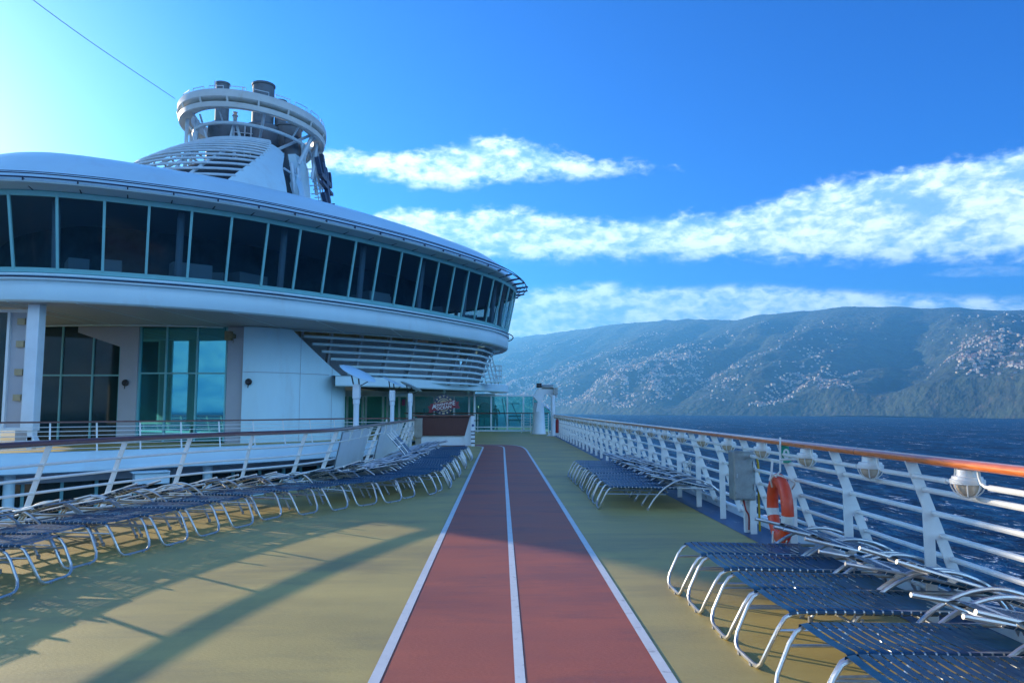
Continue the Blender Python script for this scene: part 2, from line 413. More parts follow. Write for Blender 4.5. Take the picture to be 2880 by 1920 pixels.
# ---- left railing
lr = thing('deck_railing', 'white leaning railing with dark red handrail beside the left row of loungers', 'railing')
def hand(path, z, w, h, mt, parent, name='handrail'):
    pr = [(-1,-.5),(-1,.1),(-.6,.6),(.6,.6),(1,.1),(1,-.5)]
    rows = [[(p[0], p[1], z+b*h) for p in offs(path, a*w/2)] for a, b in pr]
    m = MB(); m.loft(rows + [rows[0]]); return m.build(name, mt, parent, smooth=True, angle=60)
hand(LR, 1.12, .10, .055, WOODD, lr)
hand(offs(LR,0), 1.085, .05, .02, RAILW, lr, 'handrail_plate')
acc = [0]
for i in range(1, len(LR)): acc.append(acc[-1] + (LR[i]-LR[i-1]).length)
def at_s(path, acc, s):
    for i in range(1, len(acc)):
        if acc[i] >= s:
            t = (s-acc[i-1])/(acc[i]-acc[i-1]); d = (path[i]-path[i-1]).normalized()
            return path[i-1].lerp(path[i], t), V((-d[1], d[0]))
    d = (path[-1]-path[-2]).normalized(); return path[-1], V((-d[1], d[0]))
s = .35
while s < acc[-1]-.2:
    p, nn = at_s(LR, acc, s)
    m = MB(); t = V((-nn[1], nn[0], 0)); a = [(-.035,1.09),(.055,1.09),(.42,.10),(.33,.10),(.13,.66),(.10,.76)]
    m.slab([V((p[0]+nn[0]*o, p[1]+nn[1]*o, z))-t*.007 for o, z in a], t*.014)
    m.build('post', RAILW, lr)
    s += 1.28
for z in (.85,.67,.49,.31,.15):
    o = (1.09-z)*.37
    m = MB(); m.tube([(p[0], p[1], z) for p in offs(LR, o)], .019, 7); m.build('rail_pipe', RAILW, lr, smooth=True)
# solid white panels on the straight part
for a, b in ((15.9,19.2),(21.0,25.4)):
    seg = [p for p in LR if a <= p[1] <= b]; seg = [V((-3.33,a))]+seg+[V((-3.34,b))]
    m = MB(); m.loft([[(p[0],p[1],1.05) for p in offs(seg,.03)], [(p[0],p[1],.5) for p in offs(seg,.16)], [(p[0],p[1],.06) for p in offs(seg,.24)],[(p[0],p[1],.06) for p in offs(seg,.28)],[(p[0],p[1],1.05) for p in offs(seg,.06)]])
    m.build('panel', WHITE, lr, smooth=True)
# ---- far railing on the other side of the well
fr = thing('deck_railing', 'thin white railing with dark handrail on the far edge of the pool well', 'railing')
FR = [p for p in offs(FE, .12)][8*1:]
hand(FR, 1.10, .09, .05, WOODD, fr)
acc2 = [0]
for i in range(1, len(FR)): acc2.append(acc2[-1] + (FR[i]-FR[i-1]).length)
s = .2
while s < acc2[-1]:
    p, nn = at_s(FR, acc2, s); m = MB()
    m.bar((p[0], p[1], 1.08), (p[0]-nn[0]*.22, p[1]-nn[1]*.22, .12), .05, .012); m.build('post', RAILW, fr); s += 1.35
for z in (.94,.80,.66,.52,.38,.24):
    m = MB(); m.tube([(p[0], p[1], z) for p in offs(FR, -.22*(1.08-z))], .013, 6); m.build('rail_pipe', RAILW, fr, smooth=True)
# ---- cross railing at the far end of the track
cr = thing('deck_railing', 'pipe railing with thin dark handrail crossing in front of the far glass screen', 'railing')
m = MB(); m.tube([(-6.2,47.6,1.24),(1.2,47.6,1.24),(2.95,46.4,1.24)], .035, 8); m.build('handrail', WOODD, cr, smooth=True)
for z in (1.08,.92,.76,.60,.44,.28,.12):
    m = MB(); m.tube([(1.3,47.5,z),(2.95,46.4,z)], .018, 6); m.build('rail_pipe', RAILW, cr, smooth=True)
for k in range(4):
    t = k/3; m = MB(); m.bar((lerp(1.3,2.95,t), lerp(47.5,46.4,t), 1.22),(lerp(1.3,2.95,t), lerp(47.5,46.4,t), .0), .05,.03); m.build('post', RAILW, cr)
for x in (-5.6,-3.6,-1.5):
    m = MB(); m.tube([(x,47.6,0),(x,47.6,1.22)], .02, 6); m.build('post', RAILW, cr)

# ------------------------------------------------------------------ loungers (foot end at origin, head towards +x)
W2 = .248
def lounger(raised=False, bz=.515, bx=.80):
    t = thing('sun_lounger', 'x', 'sun lounger')
    def both(path): return [path, [(x, -y, z) for x, y, z in path]]
    # frame: side rails that bend into the foot loop
    sr = [(1.80,W2,.315),(1.2,W2,.335),(.30,W2,.350),(.20,W2,.343),(.15,W2,.318),(.11,W2,.26),(.03,W2-.015,.10),(.012,W2-.035,.045),(.006,W2-.075,.018),(.004,W2-.13,.012)]
    full = sr + [(x,-y,z) for x,y,z in sr[::-1]]
    m = MB(); m.tube(full, .0135, 8); 
    m.build('frame', ALU, t, smooth=True)
    m = MB()
    for p in both([(.105,W2-.004,.245),(.6,W2-.02,.238),(1.02,W2-.01,.235)]): m.tube(p, .010, 6)
    m.tube([(.62,-W2,.30),(.62,-W2*.8,.245),(.62,W2*.8,.245),(.62,W2,.30)], .010, 6)
    m.tube([(1.05,-W2,.27),(1.05,W2,.27)], .010, 6)
    m.build('stretcher', ALU, t, smooth=True)
    # bowed side arms that are also the rear legs
    for sgn in (1,-1):
        a = spline([(.74,.0,.012),(.84,.0,.17),(1.0,.0,.335),(1.22,.0,.45),(1.45,.0,.475),(1.68,.0,.40),(1.85,.0,.25),(1.97,.0,.012)], 4)
        y = sgn*(W2+.018)
        m = MB(); m.tube([(p[0], y+(.012*sgn if p[2] > .2 else 0), p[2]) for p in a], .0145, 8)
        m.build('arm', ALU, t, smooth=True)
    m = MB(); m.tube([(1.90,-W2-.015,.16),(1.90,W2+.015,.16)], .011, 6); m.build('rear_bar', ALU, t, smooth=True)
    m = MB()
    for x, y in ((.74,W2+.018),(.74,-W2-.018),(1.97,W2+.018),(1.97,-W2-.018)): m.lathe([(.018,.0),(.019,.035),(.015,.04)], (x,y,.0), 8)
    for y in (.10,-.10): m.box((.004,y,.008),(.04,.03,.016))
    build_split(m, 'foot_cap', FOOTC, t)
    # webbing
    def web(m, x0, x1, zf, hw, n, th=.004, r=.0175):
        for k in range(n):
            xa = lerp(x0, x1, k/n)+.006; xb = lerp(x0, x1, (k+1)/n)-.006
            sag = .006+.004*random.random(); rows = []
            jj = 7
            for j in range(jj):
                y = lerp(-hw, hw, j/(jj-1)); s_ = sag*(1-(2*j/(jj-1)-1)**2)
                rows.append([(xa, y, zf(xa)+r-s_), (xb, y, zf(xb)+r-s_)])
            e = hw+r
            top = [[(xa,-hw,zf(xa)-r),(xb,-hw,zf(xb)-r)], [(xa,-e,zf(xa)-.004),(xb,-e,zf(xb)-.004)], [(xa,-e+.004,zf(xa)+r*.7),(xb,-e+.004,zf(xb)+r*.7)]]
            bot = [[(xa,e-.004,zf(xa)+r*.7),(xb,e-.004,zf(xb)+r*.7)], [(xa,e,zf(xa)-.004),(xb,e,zf(xb)-.004)], [(xa,hw,zf(xa)-r),(xb,hw,zf(xb)-r)]]
            m.loft(top+rows+bot)
    zf = lambda x: (.350 - .022*(x-.3)/.9) if x > .24 else .350 - .30*(.24-x)**2*6
    m = MB(); web(m, .165, 1.20, zf, W2, 18)
    o = m.build('seat_webbing', STRAP, t, smooth=True, angle=50)
    # backrest
    if raised: A, B = V((1.12,0,.40)), V((1.62,0,.98))
    else: A, B = V((1.84,0,.305)), V((bx,0,bz))
    hw = W2-.03; d = B-A; L = d.length
    bw = thing_part = MB()
    loop = [A+V((0,hw,0)), B+V((0,hw,0)) ]
    pth = [A+V((0,-hw,0)), A+d*.94+V((0,-hw,0)), B+V((0,-hw+.0,0))]
    for sg in (1,-1): bw.tube([A+V((0,sg*hw,0)), A+d*.5+V((0,sg*hw,.012)), B+V((0,sg*hw,0))], .0145, 8)
    bw.tube([A+V((0,-hw,0)), A+V((0,hw,0))], .012, 6); bw.tube([A+d*.80+V((0,-hw,-.01)), A+d*.80+V((0,hw,-.01))], .010, 6)
    br = bw.build('backrest', ALU, t, smooth=True)
    def webl(u0, u1, n):
        m = MB(); nn = V((-d.z,0,d.x)).normalized()
        if nn.z < 0: nn = -nn
        for k in range(n):
            ua = lerp(u0,u1,k/n)+.004/L; ub = lerp(u0,u1,(k+1)/n)-.004/L; rows = []
            for j in range(9):
                f = 2*j/8-1; y = f*hw; lift = .017 - .008*(1-f*f) + .012*4*.25
                if j in (0,8): y = f*(hw+.016); lift = .002
                rows.append([A+d*ua+nn*lift+V((0,y,0)), A+d*ub+nn*lift+V((0,y,0))])
            rows = [[A+d*ua-nn*.016+V((0,-hw,0)), A+d*ub-nn*.016+V((0,-hw,0))]]+rows+[[A+d*ua-nn*.016+V((0,hw,0)), A+d*ub-nn*.016+V((0,hw,0))]]
            m.cur = 1 if k in ((n//2+1, n-1) if raised else (n-3,)) else 0
            m.loft(rows)
        return m
    webl(.06,.80,13).build('back_webbing', [STRAP, STRAPW], br, smooth=True, angle=50)
    return t
protos_ = [lounger(), lounger(raised=True), lounger(bz=.57), lounger(bz=.63, bx=.86)]
usedP = [False]*4
PK = [0]
def put(x, y, ang, label, group, raised=False, z=0):
    PK[0] += 1; k = 1 if raised else (0,2,0,3,0,2,2)[PK[0] % 7]; pr = protos_[k]
    if not usedP[k]:
        usedP[k] = True; pr.location = (x,y,z); pr.rotation_euler = (0,0,ang); pr['label'] = label; pr['group'] = group; return pr
    return dup(pr, (x,y,z), ang, label, group)
ng = [(1.50,3.42),(1.50,3.95),(1.52,4.72),(1.51,5.27),(1.50,5.90),(1.47,6.45)]
for k, (x, y) in enumerate(ng):
    put(x, y, random.uniform(-.05,.05), ordinal(k+1)+' blue strap lounger from the camera in the near right group by the lifebuoy', 'loungers on the near right')
for k in range(10):
    put(1.53+random.uniform(-.02,.03), 11.75+.58*k+random.uniform(-.05,.05), random.uniform(-.03,.03), ordinal(k+1)+' blue strap lounger from the camera in the middle group against the right railing', 'loungers in the middle right group')
FL = [V(p) for p in spline([(-4.0,4.4),(-4.03,6.0),(-4.04,7.1),(-3.90,8.0),(-3.62,9.0),(-3.36,10.0),(-2.95,10.9),(-2.42,11.75),(-1.95,12.3),(-1.50,12.9),(-1.2,13.7),(-1.04,14.6),(-1.0,16),(-.98,19),(-.95,21),(-.9,23.6)], 6)]
acc3 = [0]
for i in range(1, len(FL)): acc3.append(acc3[-1] + (FL[i]-FL[i-1]).length)
s = .55; k = 0
while s < acc3[-1]:
    p, nn = at_s(FL, acc3, s); k += 1
    a = atan2(nn[1], nn[0]) % (2*pi)
    if p[1] < 9: a = lerp(a, radians(165), .5)
    a = lerp(a, pi, .25)
    raised = abs(p[1]-16.9) < .3 or abs(p[1]-18.7) < .3
    jt = random.uniform(-.07,.07)
    put(p[0]+random.uniform(-.05,.05)-(.12 if k % 5 == 0 else 0), p[1]+jt, a+random.uniform(-.07,.07), ordinal(k)+(' lounger from the camera in the long left row, its backrest raised' if raised else ' blue strap lounger from the camera in the long left row'), 'loungers in the long left row', raised)
    s += .64 if p[1] < 11 else .58
# ------------------------------------------------------------------ observation lounge
CX = -17.5
def ring(ctrl, n=10):
    r = [(CX+a, b) for a, b in ctrl]; l = [(CX-a, b) for a, b in ctrl[1:-1]][::-1]
    return spline(r+l, n, closed=True)   # goes right side first then back on the left
BASE = ring([(0,26.2),(3.7,27.3),(7.7,30.0),(12.24,35.3),(16.0,41.6),(17.38,45.2),(17.85,48.5),(17.2,52),(15,56),(10,59),(0,60)])
INN = ring([(0,33.3),(4.2,34.0),(8,35.6),(12.3,38.9),(15.9,43.2),(16.8,46),(17.0,48.5),(16.4,52),(14,55),(9.5,57.5),(0,58.5)])
NB = len(BASE)
def cn(path):
    out = []
    for i in range(len(path)):
        t = path[(i+1) % len(path)]-path[i-1]; out.append(V((t[1], -t[0])).normalized())
    return out
NBn, NIn = cn(BASE), cn(INN)
def R(path, nrm, off, z):
    out = []
    for i in range(len(path)):
        o = off(i) if callable(off) else off
        out.append((path[i][0]+nrm[i][0]*o, path[i][1]+nrm[i][1]*o, z))
    return out
lounge = thing('observation_lounge', 'huge white curved lounge with a band of dark slanted windows overhanging the deck', 'ship superstructure')
B = lambda off, z: R(BASE, NBn, off, z)
m = MB()
m.loft([B(-.05,6.40), B(.02,6.36), B(.14,6.33), B(.15,6.27), B(.06,6.24), B(.06,6.20), B(.16,6.17), B(.16,6.10), B(.07,6.06), B(.10,5.98), B(.10,5.50), B(.06,5.38), B(-.04,5.32)], closed=True)
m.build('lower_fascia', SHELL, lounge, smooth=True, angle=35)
I = lambda off, z: R(INN, NIn, off, z)
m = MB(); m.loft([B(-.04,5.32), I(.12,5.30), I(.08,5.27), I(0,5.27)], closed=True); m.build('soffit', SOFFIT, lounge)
m = MB(); m.tube(I(.10,5.26), .035, 6, closed=True); m.build('soffit_trim', SHELL, lounge, smooth=True)
m = MB()
for i in range(0, NB, 6):
    a = V((BASE[i][0], BASE[i][1], 5.31)); b = V((INN[i][0], INN[i][1], 5.293)); m.bar(a, b, .035, .012)
build_split(m, 'soffit_seam', SHELL, lounge)
tp = lambda i: sstep(40, 46.5, BASE[i][1]) 
def toff(full, small): return lambda i: lerp(full, small, tp(i))
m = MB()
m.loft([B(.52,9.20), B(toff(1.36,.68),9.27), B(toff(1.40,.72),9.33), B(toff(1.30,.70),9.38), B(toff(1.20,.66),9.42)], closed=True)
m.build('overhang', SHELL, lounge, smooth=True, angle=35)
def rx(q): return .055*max(0, -13-q[0])*sstep(52,40,q[1])
def BR(off, z): return [(q[0],q[1],q[2]+rx(q)*sstep(.1,-2.6,off)) for q in B(off,z)]
def inner(f, z, base=-2.6):
    out = []
    for i in range(NB):
        p = V((BASE[i][0]+NBn[i][0]*base, BASE[i][1]+NBn[i][1]*base)); c = V((CX, 48))
        q = p.lerp(c, f); out.append((q[0], q[1], z+rx(q)))
    return out
m = MB()
m.loft([B(toff(1.20,.66),9.43), B(toff(1.12,.6),9.56), B(toff(.7,.35),9.86), B(.1,10.32), BR(-.6,10.78), BR(-1.5,11.12), BR(-2.6,11.36), inner(.15,11.5), inner(.35,11.55), inner(.6,11.6), inner(.97,11.6)], closed=True)
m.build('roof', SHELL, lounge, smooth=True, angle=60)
m = MB(); m.tube(B(toff(1.50,1.32),9.40), .030, 6, closed=True); m.tube(B(toff(1.42,1.24),9.56), .022, 6, closed=True); m.tube(B(toff(1.28,1.08),9.66), .016, 6, closed=True)
m.build('rim_tubes', NAVY, lounge, smooth=True)
m = MB(); m.tube(B(.42,6.16), .035, 6, closed=True); m.build('lower_rim_tube', NAVY, lounge, smooth=True)
# walk arclength for mullions and brackets
accB = [0]
for i in range(NB): accB.append(accB[-1]+(BASE[(i+1) % NB]-BASE[i]).length)
def atB(s, off, z):
    s = s % accB[-1]
    for i in range(NB):
        if accB[i+1] >= s:
            t = (s-accB[i])/(accB[i+1]-accB[i]); j = (i+1) % NB
            p = BASE[i].lerp(BASE[j], t); n = NBn[i].lerp(NBn[j], t).normalized()
            o = off(i) if callable(off) else off
            return V((p[0]+n[0]*o, p[1]+n[1]*o, z)), n
nm = int(accB[-1]/1.40)
st = accB[-1]/nm; S = [.2+st*k for k in range(nm)]
m = MB()
m.loft([B(-.02,6.36), B(.06,6.38), B(.09,6.54), B(.02,6.54)], closed=True)
m.loft([B(.50,9.0), B(.60,9.0), B(.64,9.17), B(.58,9.22)], closed=True)
for s in S:
    a, n = atB(s, .04, 6.50); b, _ = atB(s, .57, 9.04); t = V((-n[1], n[0], 0))
    m.slab([a-t*.045, a+t*.045, b+t*.045, b-t*.045], V((n[0], n[1], -.15))*.07)
m.build('window_frame', TEAL, lounge)
for k in range(nm):
    s0, s1 = S[k], S[k]+st; m = MB()
    tw = random.uniform(-.03,.03)
    rows = [[atB(lerp(s0,s1,j/2), .02, 6.5)[0] for j in range(3)], [atB(lerp(s0,s1,j/2), .535+tw, 9.05)[0] for j in range(3)]]
    m.poly([rows[0][0], rows[0][2], rows[1][2], rows[1][0]]); m.build('window_pane', GLASS, lounge)
m = MB(); m.loft([B(-.3,6.42), B(-4.5,6.42)], closed=True); m.build('lounge_floor', LOWER, lounge)
m = MB(); m.loft([B(.3,9.12), B(-4.5,9.12)], closed=True); m.build('lounge_ceiling', PILLARG, lounge)
m = MB(); m.loft([B(-4.4,6.42), B(-4.4,9.12)], closed=True); m.build('inner_wall', mat('lounge_inner_wall', (.12,.20,.23), .7, var=.75, vscale=.45), lounge)
m = MB()
for k in range(1, nm, 3):
    a_, _ = atB(S[k]-.25, -.55, 6.45); b_, _ = atB(S[k]-.25, -.25, 9.1); m.tube([a_, b_], .14, 8)
build_split(m, 'inner_column', PILLARG, lounge, smooth=True)
m = MB(); random.seed(5)
for k in range(26):
    a_, n_ = atB(random.uniform(0, accB[-1]*.45), random.uniform(-1.2,-3.5), 0); m.box((a_.x,a_.y,6.42+.45), (random.uniform(.6,1.6),.7,random.uniform(.7,1.2)), rz=random.random()*3)
build_split(m, 'lounge_seat', SOFFIT, lounge)
m = MB()
nb = nm
for k in range(nb):
    s = S[k]+st*.5
    a, n = atB(s, .58, 9.18); b, _ = atB(s, 1.42, 9.36); c, _ = atB(s, .58, 9.34); t = V((-n[1], n[0], 0))
    m.slab([a-t*.02, V(a.lerp(b,.55))-t*.02-V((0,0,.03)), b-t*.02-V((0,0,.04)), b-t*.02+V((0,0,.04)), c-t*.02], t*.04)
build_split(m, 'rim_bracket', NAVY, lounge)
# louvre tubes below on the right with ribs and dark back wall
def inn_idx(cond): return [i for i in range(NB) if cond(i)]
half = NB//2
lz = [5.02,4.68,4.34,4.0,3.66,3.32,3.0]
for k, z in enumerate(lz):
    off = -.10-.13*k; xs = -9.9+.40*k
    pts_ = []
    for i in range(half):
        p = (INN[i][0]+NIn[i][0]*off, INN[i][1]+NIn[i][1]*off, z)
        if p[0] >= xs and p[1] < 50: pts_.append(p)
    m = MB(); m.tube(pts_, .072, 8); m.build('louvre_tube', SHELL, lounge, smooth=True)
m = MB()
m.loft([[(lerp(INN[i][0],CX,.13), lerp(INN[i][1],47.5,.15), z) for i in range(12, half-4)] for z in (2.7, 5.30)])
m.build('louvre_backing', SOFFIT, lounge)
m = MB(); acI = 0; last = None
for i in range(20, half-14):
    p = INN[i]
    if last is None or (p-last).length > 1.35:
        last = p; n = NIn[i]; t = V((-n[1], n[0], 0))
        a = [V((p[0]+n[0]*o, p[1]+n[1]*o, z)) for o, z in ((-.22,5.28),(-.5,5.28),(-1.45,2.9),(-1.05,2.9))]
        m.slab([q-t*.06 for q in a], t*.12)
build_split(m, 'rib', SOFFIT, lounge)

# ------------------------------------------------------------------ deck house below the lounge
house = thing('deck_house', 'pale casing and tall teal windows under the lounge, behind the far railing', 'ship superstructure')
YW = 33.9
def wx(u, Y): return (u-1410)/2080*Y
def wz(v, Y): return 1.55+(1148-v)/2080*Y
TOP = 5.27
m = MB()
m.box((wx(370,YW), YW+.2, TOP/2), (wx(395,YW)-wx(345,YW), .5, TOP)); m.box((wx(92,YW), YW+.2, TOP/2), (.8,.5,TOP))
# bracket with slanted underside
a = wx(395,YW); m.slab([(a, YW-.04, TOP),(wx(225,YW), YW-.04, TOP),(wx(225,YW), YW-.04, 5.0),(wx(345,YW), YW-.04, wz(977,YW)),(a, YW-.04, wz(977,YW))], (0,.3,0))
m.box((wx(668,YW), YW+.3, TOP/2), (wx(694,YW)-wx(640,YW), .5, TOP))
build_split(m, 'pillar', PILLARG, house)
cas = spline([(-11.75,33.75),(-10.9,34.05),(-9.9,34.9),(-8.9,36.1),(-8.25,37.3),(-8.05,38.3),(-8.6,40.5),(-10.7,50.2)], 6)
def ctop(p): return TOP if p[0] < -9.9 else max(2.75, lerp(TOP, 2.9, (p[0]+9.9)/2.05))
m = MB(); m.loft([[(p[0], p[1], 0) for p in cas], [(p[0], p[1], 3.2 if ctop(p) > 3.2 else ctop(p)) for p in cas]])
m.loft([[(p[0], p[1], 3.2 if ctop(p) > 3.2 else ctop(p)) for p in cas], [(p[0], p[1], ctop(p)) for p in cas]])
m.poly([(-11.75,33.75,0),(-11.75,33.75,TOP),(-11.75,34.6,TOP),(-11.75,34.6,0)])
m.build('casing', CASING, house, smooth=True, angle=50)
m = MB()
m.tube([(p[0]+.012, p[1]-.012, 3.2) for p in cas[:22]], .012, 5)
for i in (14, 22): m.tube([(cas[i][0]+.01, cas[i][1]-.01, 0), (cas[i][0]+.01, cas[i][1]-.01, ctop(cas[i]))], .008, 5)
m.build('casing_seams', PILLARG, house)
def win(u0, u1, name_m, cuts, zb=0.05, zt=TOP, hz=None, Y=YW):
    x0, x1 = wx(u0,Y), wx(u1,Y)
    fr_ = MB(); w = .07
    xs = [x0+w/2] + [wx(c,Y) for c in cuts] + [x1-w/2]
    for x in xs: fr_.box((x, Y+.10, (zb+zt)/2), (w,.12,zt-zb))
    for z in hz: fr_.box(((x0+x1)/2, Y+.103, z), (x1-x0,.10,w))
    f = fr_.build('window_frame', TEAL, house)
    for i in range(len(xs)-1):
        zz = [zb]+list(hz)+[zt]
        for a, b in zip(zz, zz[1:]):
            g = MB(); tw = random.uniform(-.004,.004); g.poly([(xs[i], Y+.12+tw, a),(xs[i+1], Y+.12-tw, a),(xs[i+1], Y+.12-tw, b),(xs[i], Y+.12+tw, b)])
            g.build('window_pane', name_m, f)
win(116,345, GLASSD, (180,267), hz=(wz(1056,YW),))
win(395,640, GLASST, (470,556), hz=(wz(1050,YW),))
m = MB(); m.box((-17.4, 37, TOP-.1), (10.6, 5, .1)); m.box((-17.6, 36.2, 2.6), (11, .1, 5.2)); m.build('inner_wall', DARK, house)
# upper left: deep column, framed panel and screen
m = MB(); Y = 26.9; x = wx(99,Y)
m.box((x, Y+.15, (5.32+.75)/2), (wx(115,Y)-wx(82,Y), .42, 5.32-.75)); m.box((x+.08, Y+.15, .45), (.2,.3,.7))
m.slab([(x-.1,Y,.14),(x+.42,Y,.14),(x+.2,Y,.55),(x-.02,Y,.55)], (0,.3,0))
o = m.build('support_column', WHITE, bevel=.02); tag(o, 'tall square white column at the far left under the lounge', 'column')
sc = thing('glass_screen', 'white framed screen with a dark pane left of the tall square column', 'glass screen')
Y = 27.9; m = MB(); x0, x1 = wx(-160,Y), wx(88,Y); zt, zb = 5.2, .78
m.box(((x0+x1)/2, Y, zt), (x1-x0,.12,.12)); m.box(((x0+x1)/2, Y, zb), (x1-x0,.12,.10))
for u in (-158, 32, 85): m.box((wx(u,Y), Y-.002, (zt+zb)/2), (.10,.13,zt-zb))
m.build('frame', WHITE, sc)
m = MB(); m.box(((wx(32,Y)+x0)/2, Y+.02, (zt+zb)/2), (wx(32,Y)-x0,.02,zt-zb)); m.build('pane', GLASSD, sc)
m = MB(); xc = wx(60,Y); m.box((xc, Y+.06, (zt+zb)/2), (wx(85,Y)-wx(35,Y), .04, zt-zb)); m.build('panel', PILLARG, sc)
m = MB()
for z in (1.95,2.9,3.95,4.8): m.box((wx(66,Y), Y-.01, z), (.28,.1,.24))
build_split(m, 'switch_box', GOLD, sc)
# canopy and far glass wall
can = thing('deck_canopy', 'long white curved canopy edge over the far glass doors', 'canopy')
cf = spline([(-8.1,36.2),(-6.9,36.9),(-5.3,39),(-3.8,41.8),(-2.1,45.3),(-.7,48.4),(.2,50.0),(.45,50.9),(.2,52),(-.6,52.8)], 5)
m = MB(); poly = [(p[0], p[1]) for p in cf]+[(-8.1,52.8)]
cfo = lambda o, z: [(p[0], p[1], z) for p in offs(cf, o)]
m.loft([cfo(.6,2.70), cfo(.0,2.62), cfo(-.06,2.68), cfo(-.03,3.10), cfo(.12,3.15), cfo(1.6,3.2)])
m.build('fascia', SHELL, can, smooth=True, angle=40)
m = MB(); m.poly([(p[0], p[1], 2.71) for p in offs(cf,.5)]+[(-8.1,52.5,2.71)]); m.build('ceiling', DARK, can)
m = MB(); m.poly([(p[0], p[1], 3.19) for p in offs(cf,1.5)]+[(-8.1,51.5,3.19)]); m.build('roof', LOWER, can)
m = MB()
for (u, Y) in ((1334,48.6),): m.tube([(wx(u,Y), Y, 0), (wx(u,Y), Y, 2.7)], .06, 10)
m.build('post', WHITE, can, smooth=True)
m = MB()
for x, y in ((-4.6,41.6),(-3.2,43.9),(-1.9,46.6)): m.lathe([(.03,2.66),(.08,2.6),(.07,2.5),(.03,2.45)], (x-.2,y+.4,0), 10)
build_split(m, 'spotlight', SHELL, can, smooth=True)
gw = thing('glass_doors', 'row of teal glass doors in white frames under the canopy', 'glass doors')
Yg = 50.2
us = [962,980,1023,1032,1080,1092,1125,1147,1166,1222,1278,1320,1335]
m = MB(); xa, xb = wx(940,Yg), wx(1335,Yg)
m.box(((xa+xb)/2, Yg, 2.41), (xb-xa,.12,.12)); m.box(((xa+xb)/2, Yg, .06), (xb-xa,.12,.12))
for u in us: m.box((wx(u,Yg), Yg-.003, 1.22), (.13,.10,2.35))
m.box(((xa+xb)/2, Yg+.1, 2.6), (xb-xa,.1,.3))
m.build('frame', WHITE, gw)
ug = us
for a, b in zip(ug, ug[1:]):
    m = MB(); m.poly([(wx(a,Yg), Yg+.02,.1),(wx(b,Yg), Yg+.02,.1),(wx(b,Yg), Yg+.02,2.37),(wx(a,Yg), Yg+.02,2.37)]); m.build('door_pane', GLASSC, gw)
m = MB(); m.box((wx(1137,Yg), Yg-.02, 1.95), (.22,.02,.42)); m.build('pink_notice', mat('pink_notice', (.45,.05,.18), .5, var=.2), gw)
m = MB(); m.box((-7, 56, 1.3), (13, .2, 2.7)); m.box((-7,53,.8),(3,.8,1.5)); m.box((-3.2,54,1.0),(1.6,.8,2.0)); m.build('interior_wall', mat('interior_teal', (.10,.26,.28), .6, var=.4, vscale=.9), gw)
wb = thing('glass_windbreak', 'teal glass windbreak with white frames at the end of the open deck', 'glass screen')
us = [1337,1382,1427,1472,1500]
m = MB(); xa, xb = wx(1335,Yg), wx(1500,Yg)
for z, h in ((2.40,.10),(.30,.07),(.06,.10)): m.box(((xa+xb)/2, Yg-.2, z), (xb-xa,.10,h))
for u in us: m.box((wx(u,Yg), Yg-.203, 1.22), (.10,.09,2.38))
q = (3.1, 46.8)
for z in (2.28,.2): m.bar((xb,Yg-.2,z),(q[0],q[1],z*.62),.08,.08)
m.build('frame', WHITE, wb)
for a, b in zip(us, us[1:]):
    m = MB(); m.poly([(wx(a,Yg), Yg-.18,.1),(wx(b,Yg), Yg-.18,.1),(wx(b,Yg), Yg-.18,2.37),(wx(a,Yg), Yg-.18,2.37)]); m.build('pane', GLASSC, wb)
m = MB(); m.poly([(xb,Yg-.2,.1),(q[0],q[1],.1),(q[0],q[1],1.35),(xb,Yg-.2,2.3)]); m.build('pane', GLASSC, wb)

# service gantry under the lounge rim
g = thing('service_gantry', 'slanted ladder gantry with a small railed platform below the right tip of the lounge', 'gantry')
m = MB(); Y = 47.2
for x0, x1 in ((-1.5,-.95),(-1.2,-.62),(-.95,-.40),(-.72,-.18)): m.bar((x0,Y,5.35),(x1,Y,3.1), .07,.07)
for k in range(9):
    t = k/8; m.bar((lerp(-1.5,-.95,t),Y,lerp(5.2,3.2,t)), (lerp(-.72,-.18,t),Y,lerp(5.2,3.2,t)), .04,.04)
m.build('ladder', SLATM, g)
m = MB(); m.box((-.45,Y,3.22),(1.0,1.0,.08)); m.box((-.35,Y,5.2),(.5,.5,.12)); m.build('platform', SHELL, g)
m = MB()
for x in (-.35,-.12,.0):
    for y in (Y-.45,Y+.45): m.tube([(x,y,3.22),(x,y,4.25)], .025, 6)
for z in (3.6,3.95,4.25): m.tube([(-.45,Y-.45,z),(.02,Y-.45,z),(.02,Y+.45,z),(-.45,Y+.45,z)], .022, 6)
m.build('guard_rail', SLATM, g, smooth=True)

# wall lights, flood light
for k, (u, v, Y) in enumerate(((362,1077,YW-.1),(704,1074,33.72))):
    m = MB(); M = Matrix.Translation((wx(u,Y), Y, wz(v,Y))) @ Matrix.Rotation(radians(90),4,'X')
    m.lathe([(.08,-.12),(.10,-.02),(.15,.0),(.15,.05),(.11,.07),(.04,.05)], M=M, n=16); m.tube([(wx(u,Y),Y-.05,wz(v,Y)-.14),(wx(u,Y)-.03,Y-.02,wz(v,Y)-.27)], .02, 6)
    tag(m.build('deck_speaker', BLACK, smooth=True), ['round black loudspeaker on the pillar between the two tall windows','round black loudspeaker on the pale casing wall'][k], 'loudspeaker')
m = MB(); Y = YW-.35; m.box((wx(644,Y), Y, wz(945,Y)), (.3,.25,.42)); m.box((wx(655,Y), Y+.1, wz(945,Y)), (.1,.4,.2)); m.bar((wx(656,Y),Y+.1,wz(945,Y)-.15),(wx(654,Y),Y+.1,wz(945,Y)-.33),.03,.03)
tag(m.build('flood_light', mat('brass_housing', (.22,.17,.08), .5, var=.3, vscale=8), bevel=.03), 'small brass coloured flood light at the top corner of the teal window', 'flood light')
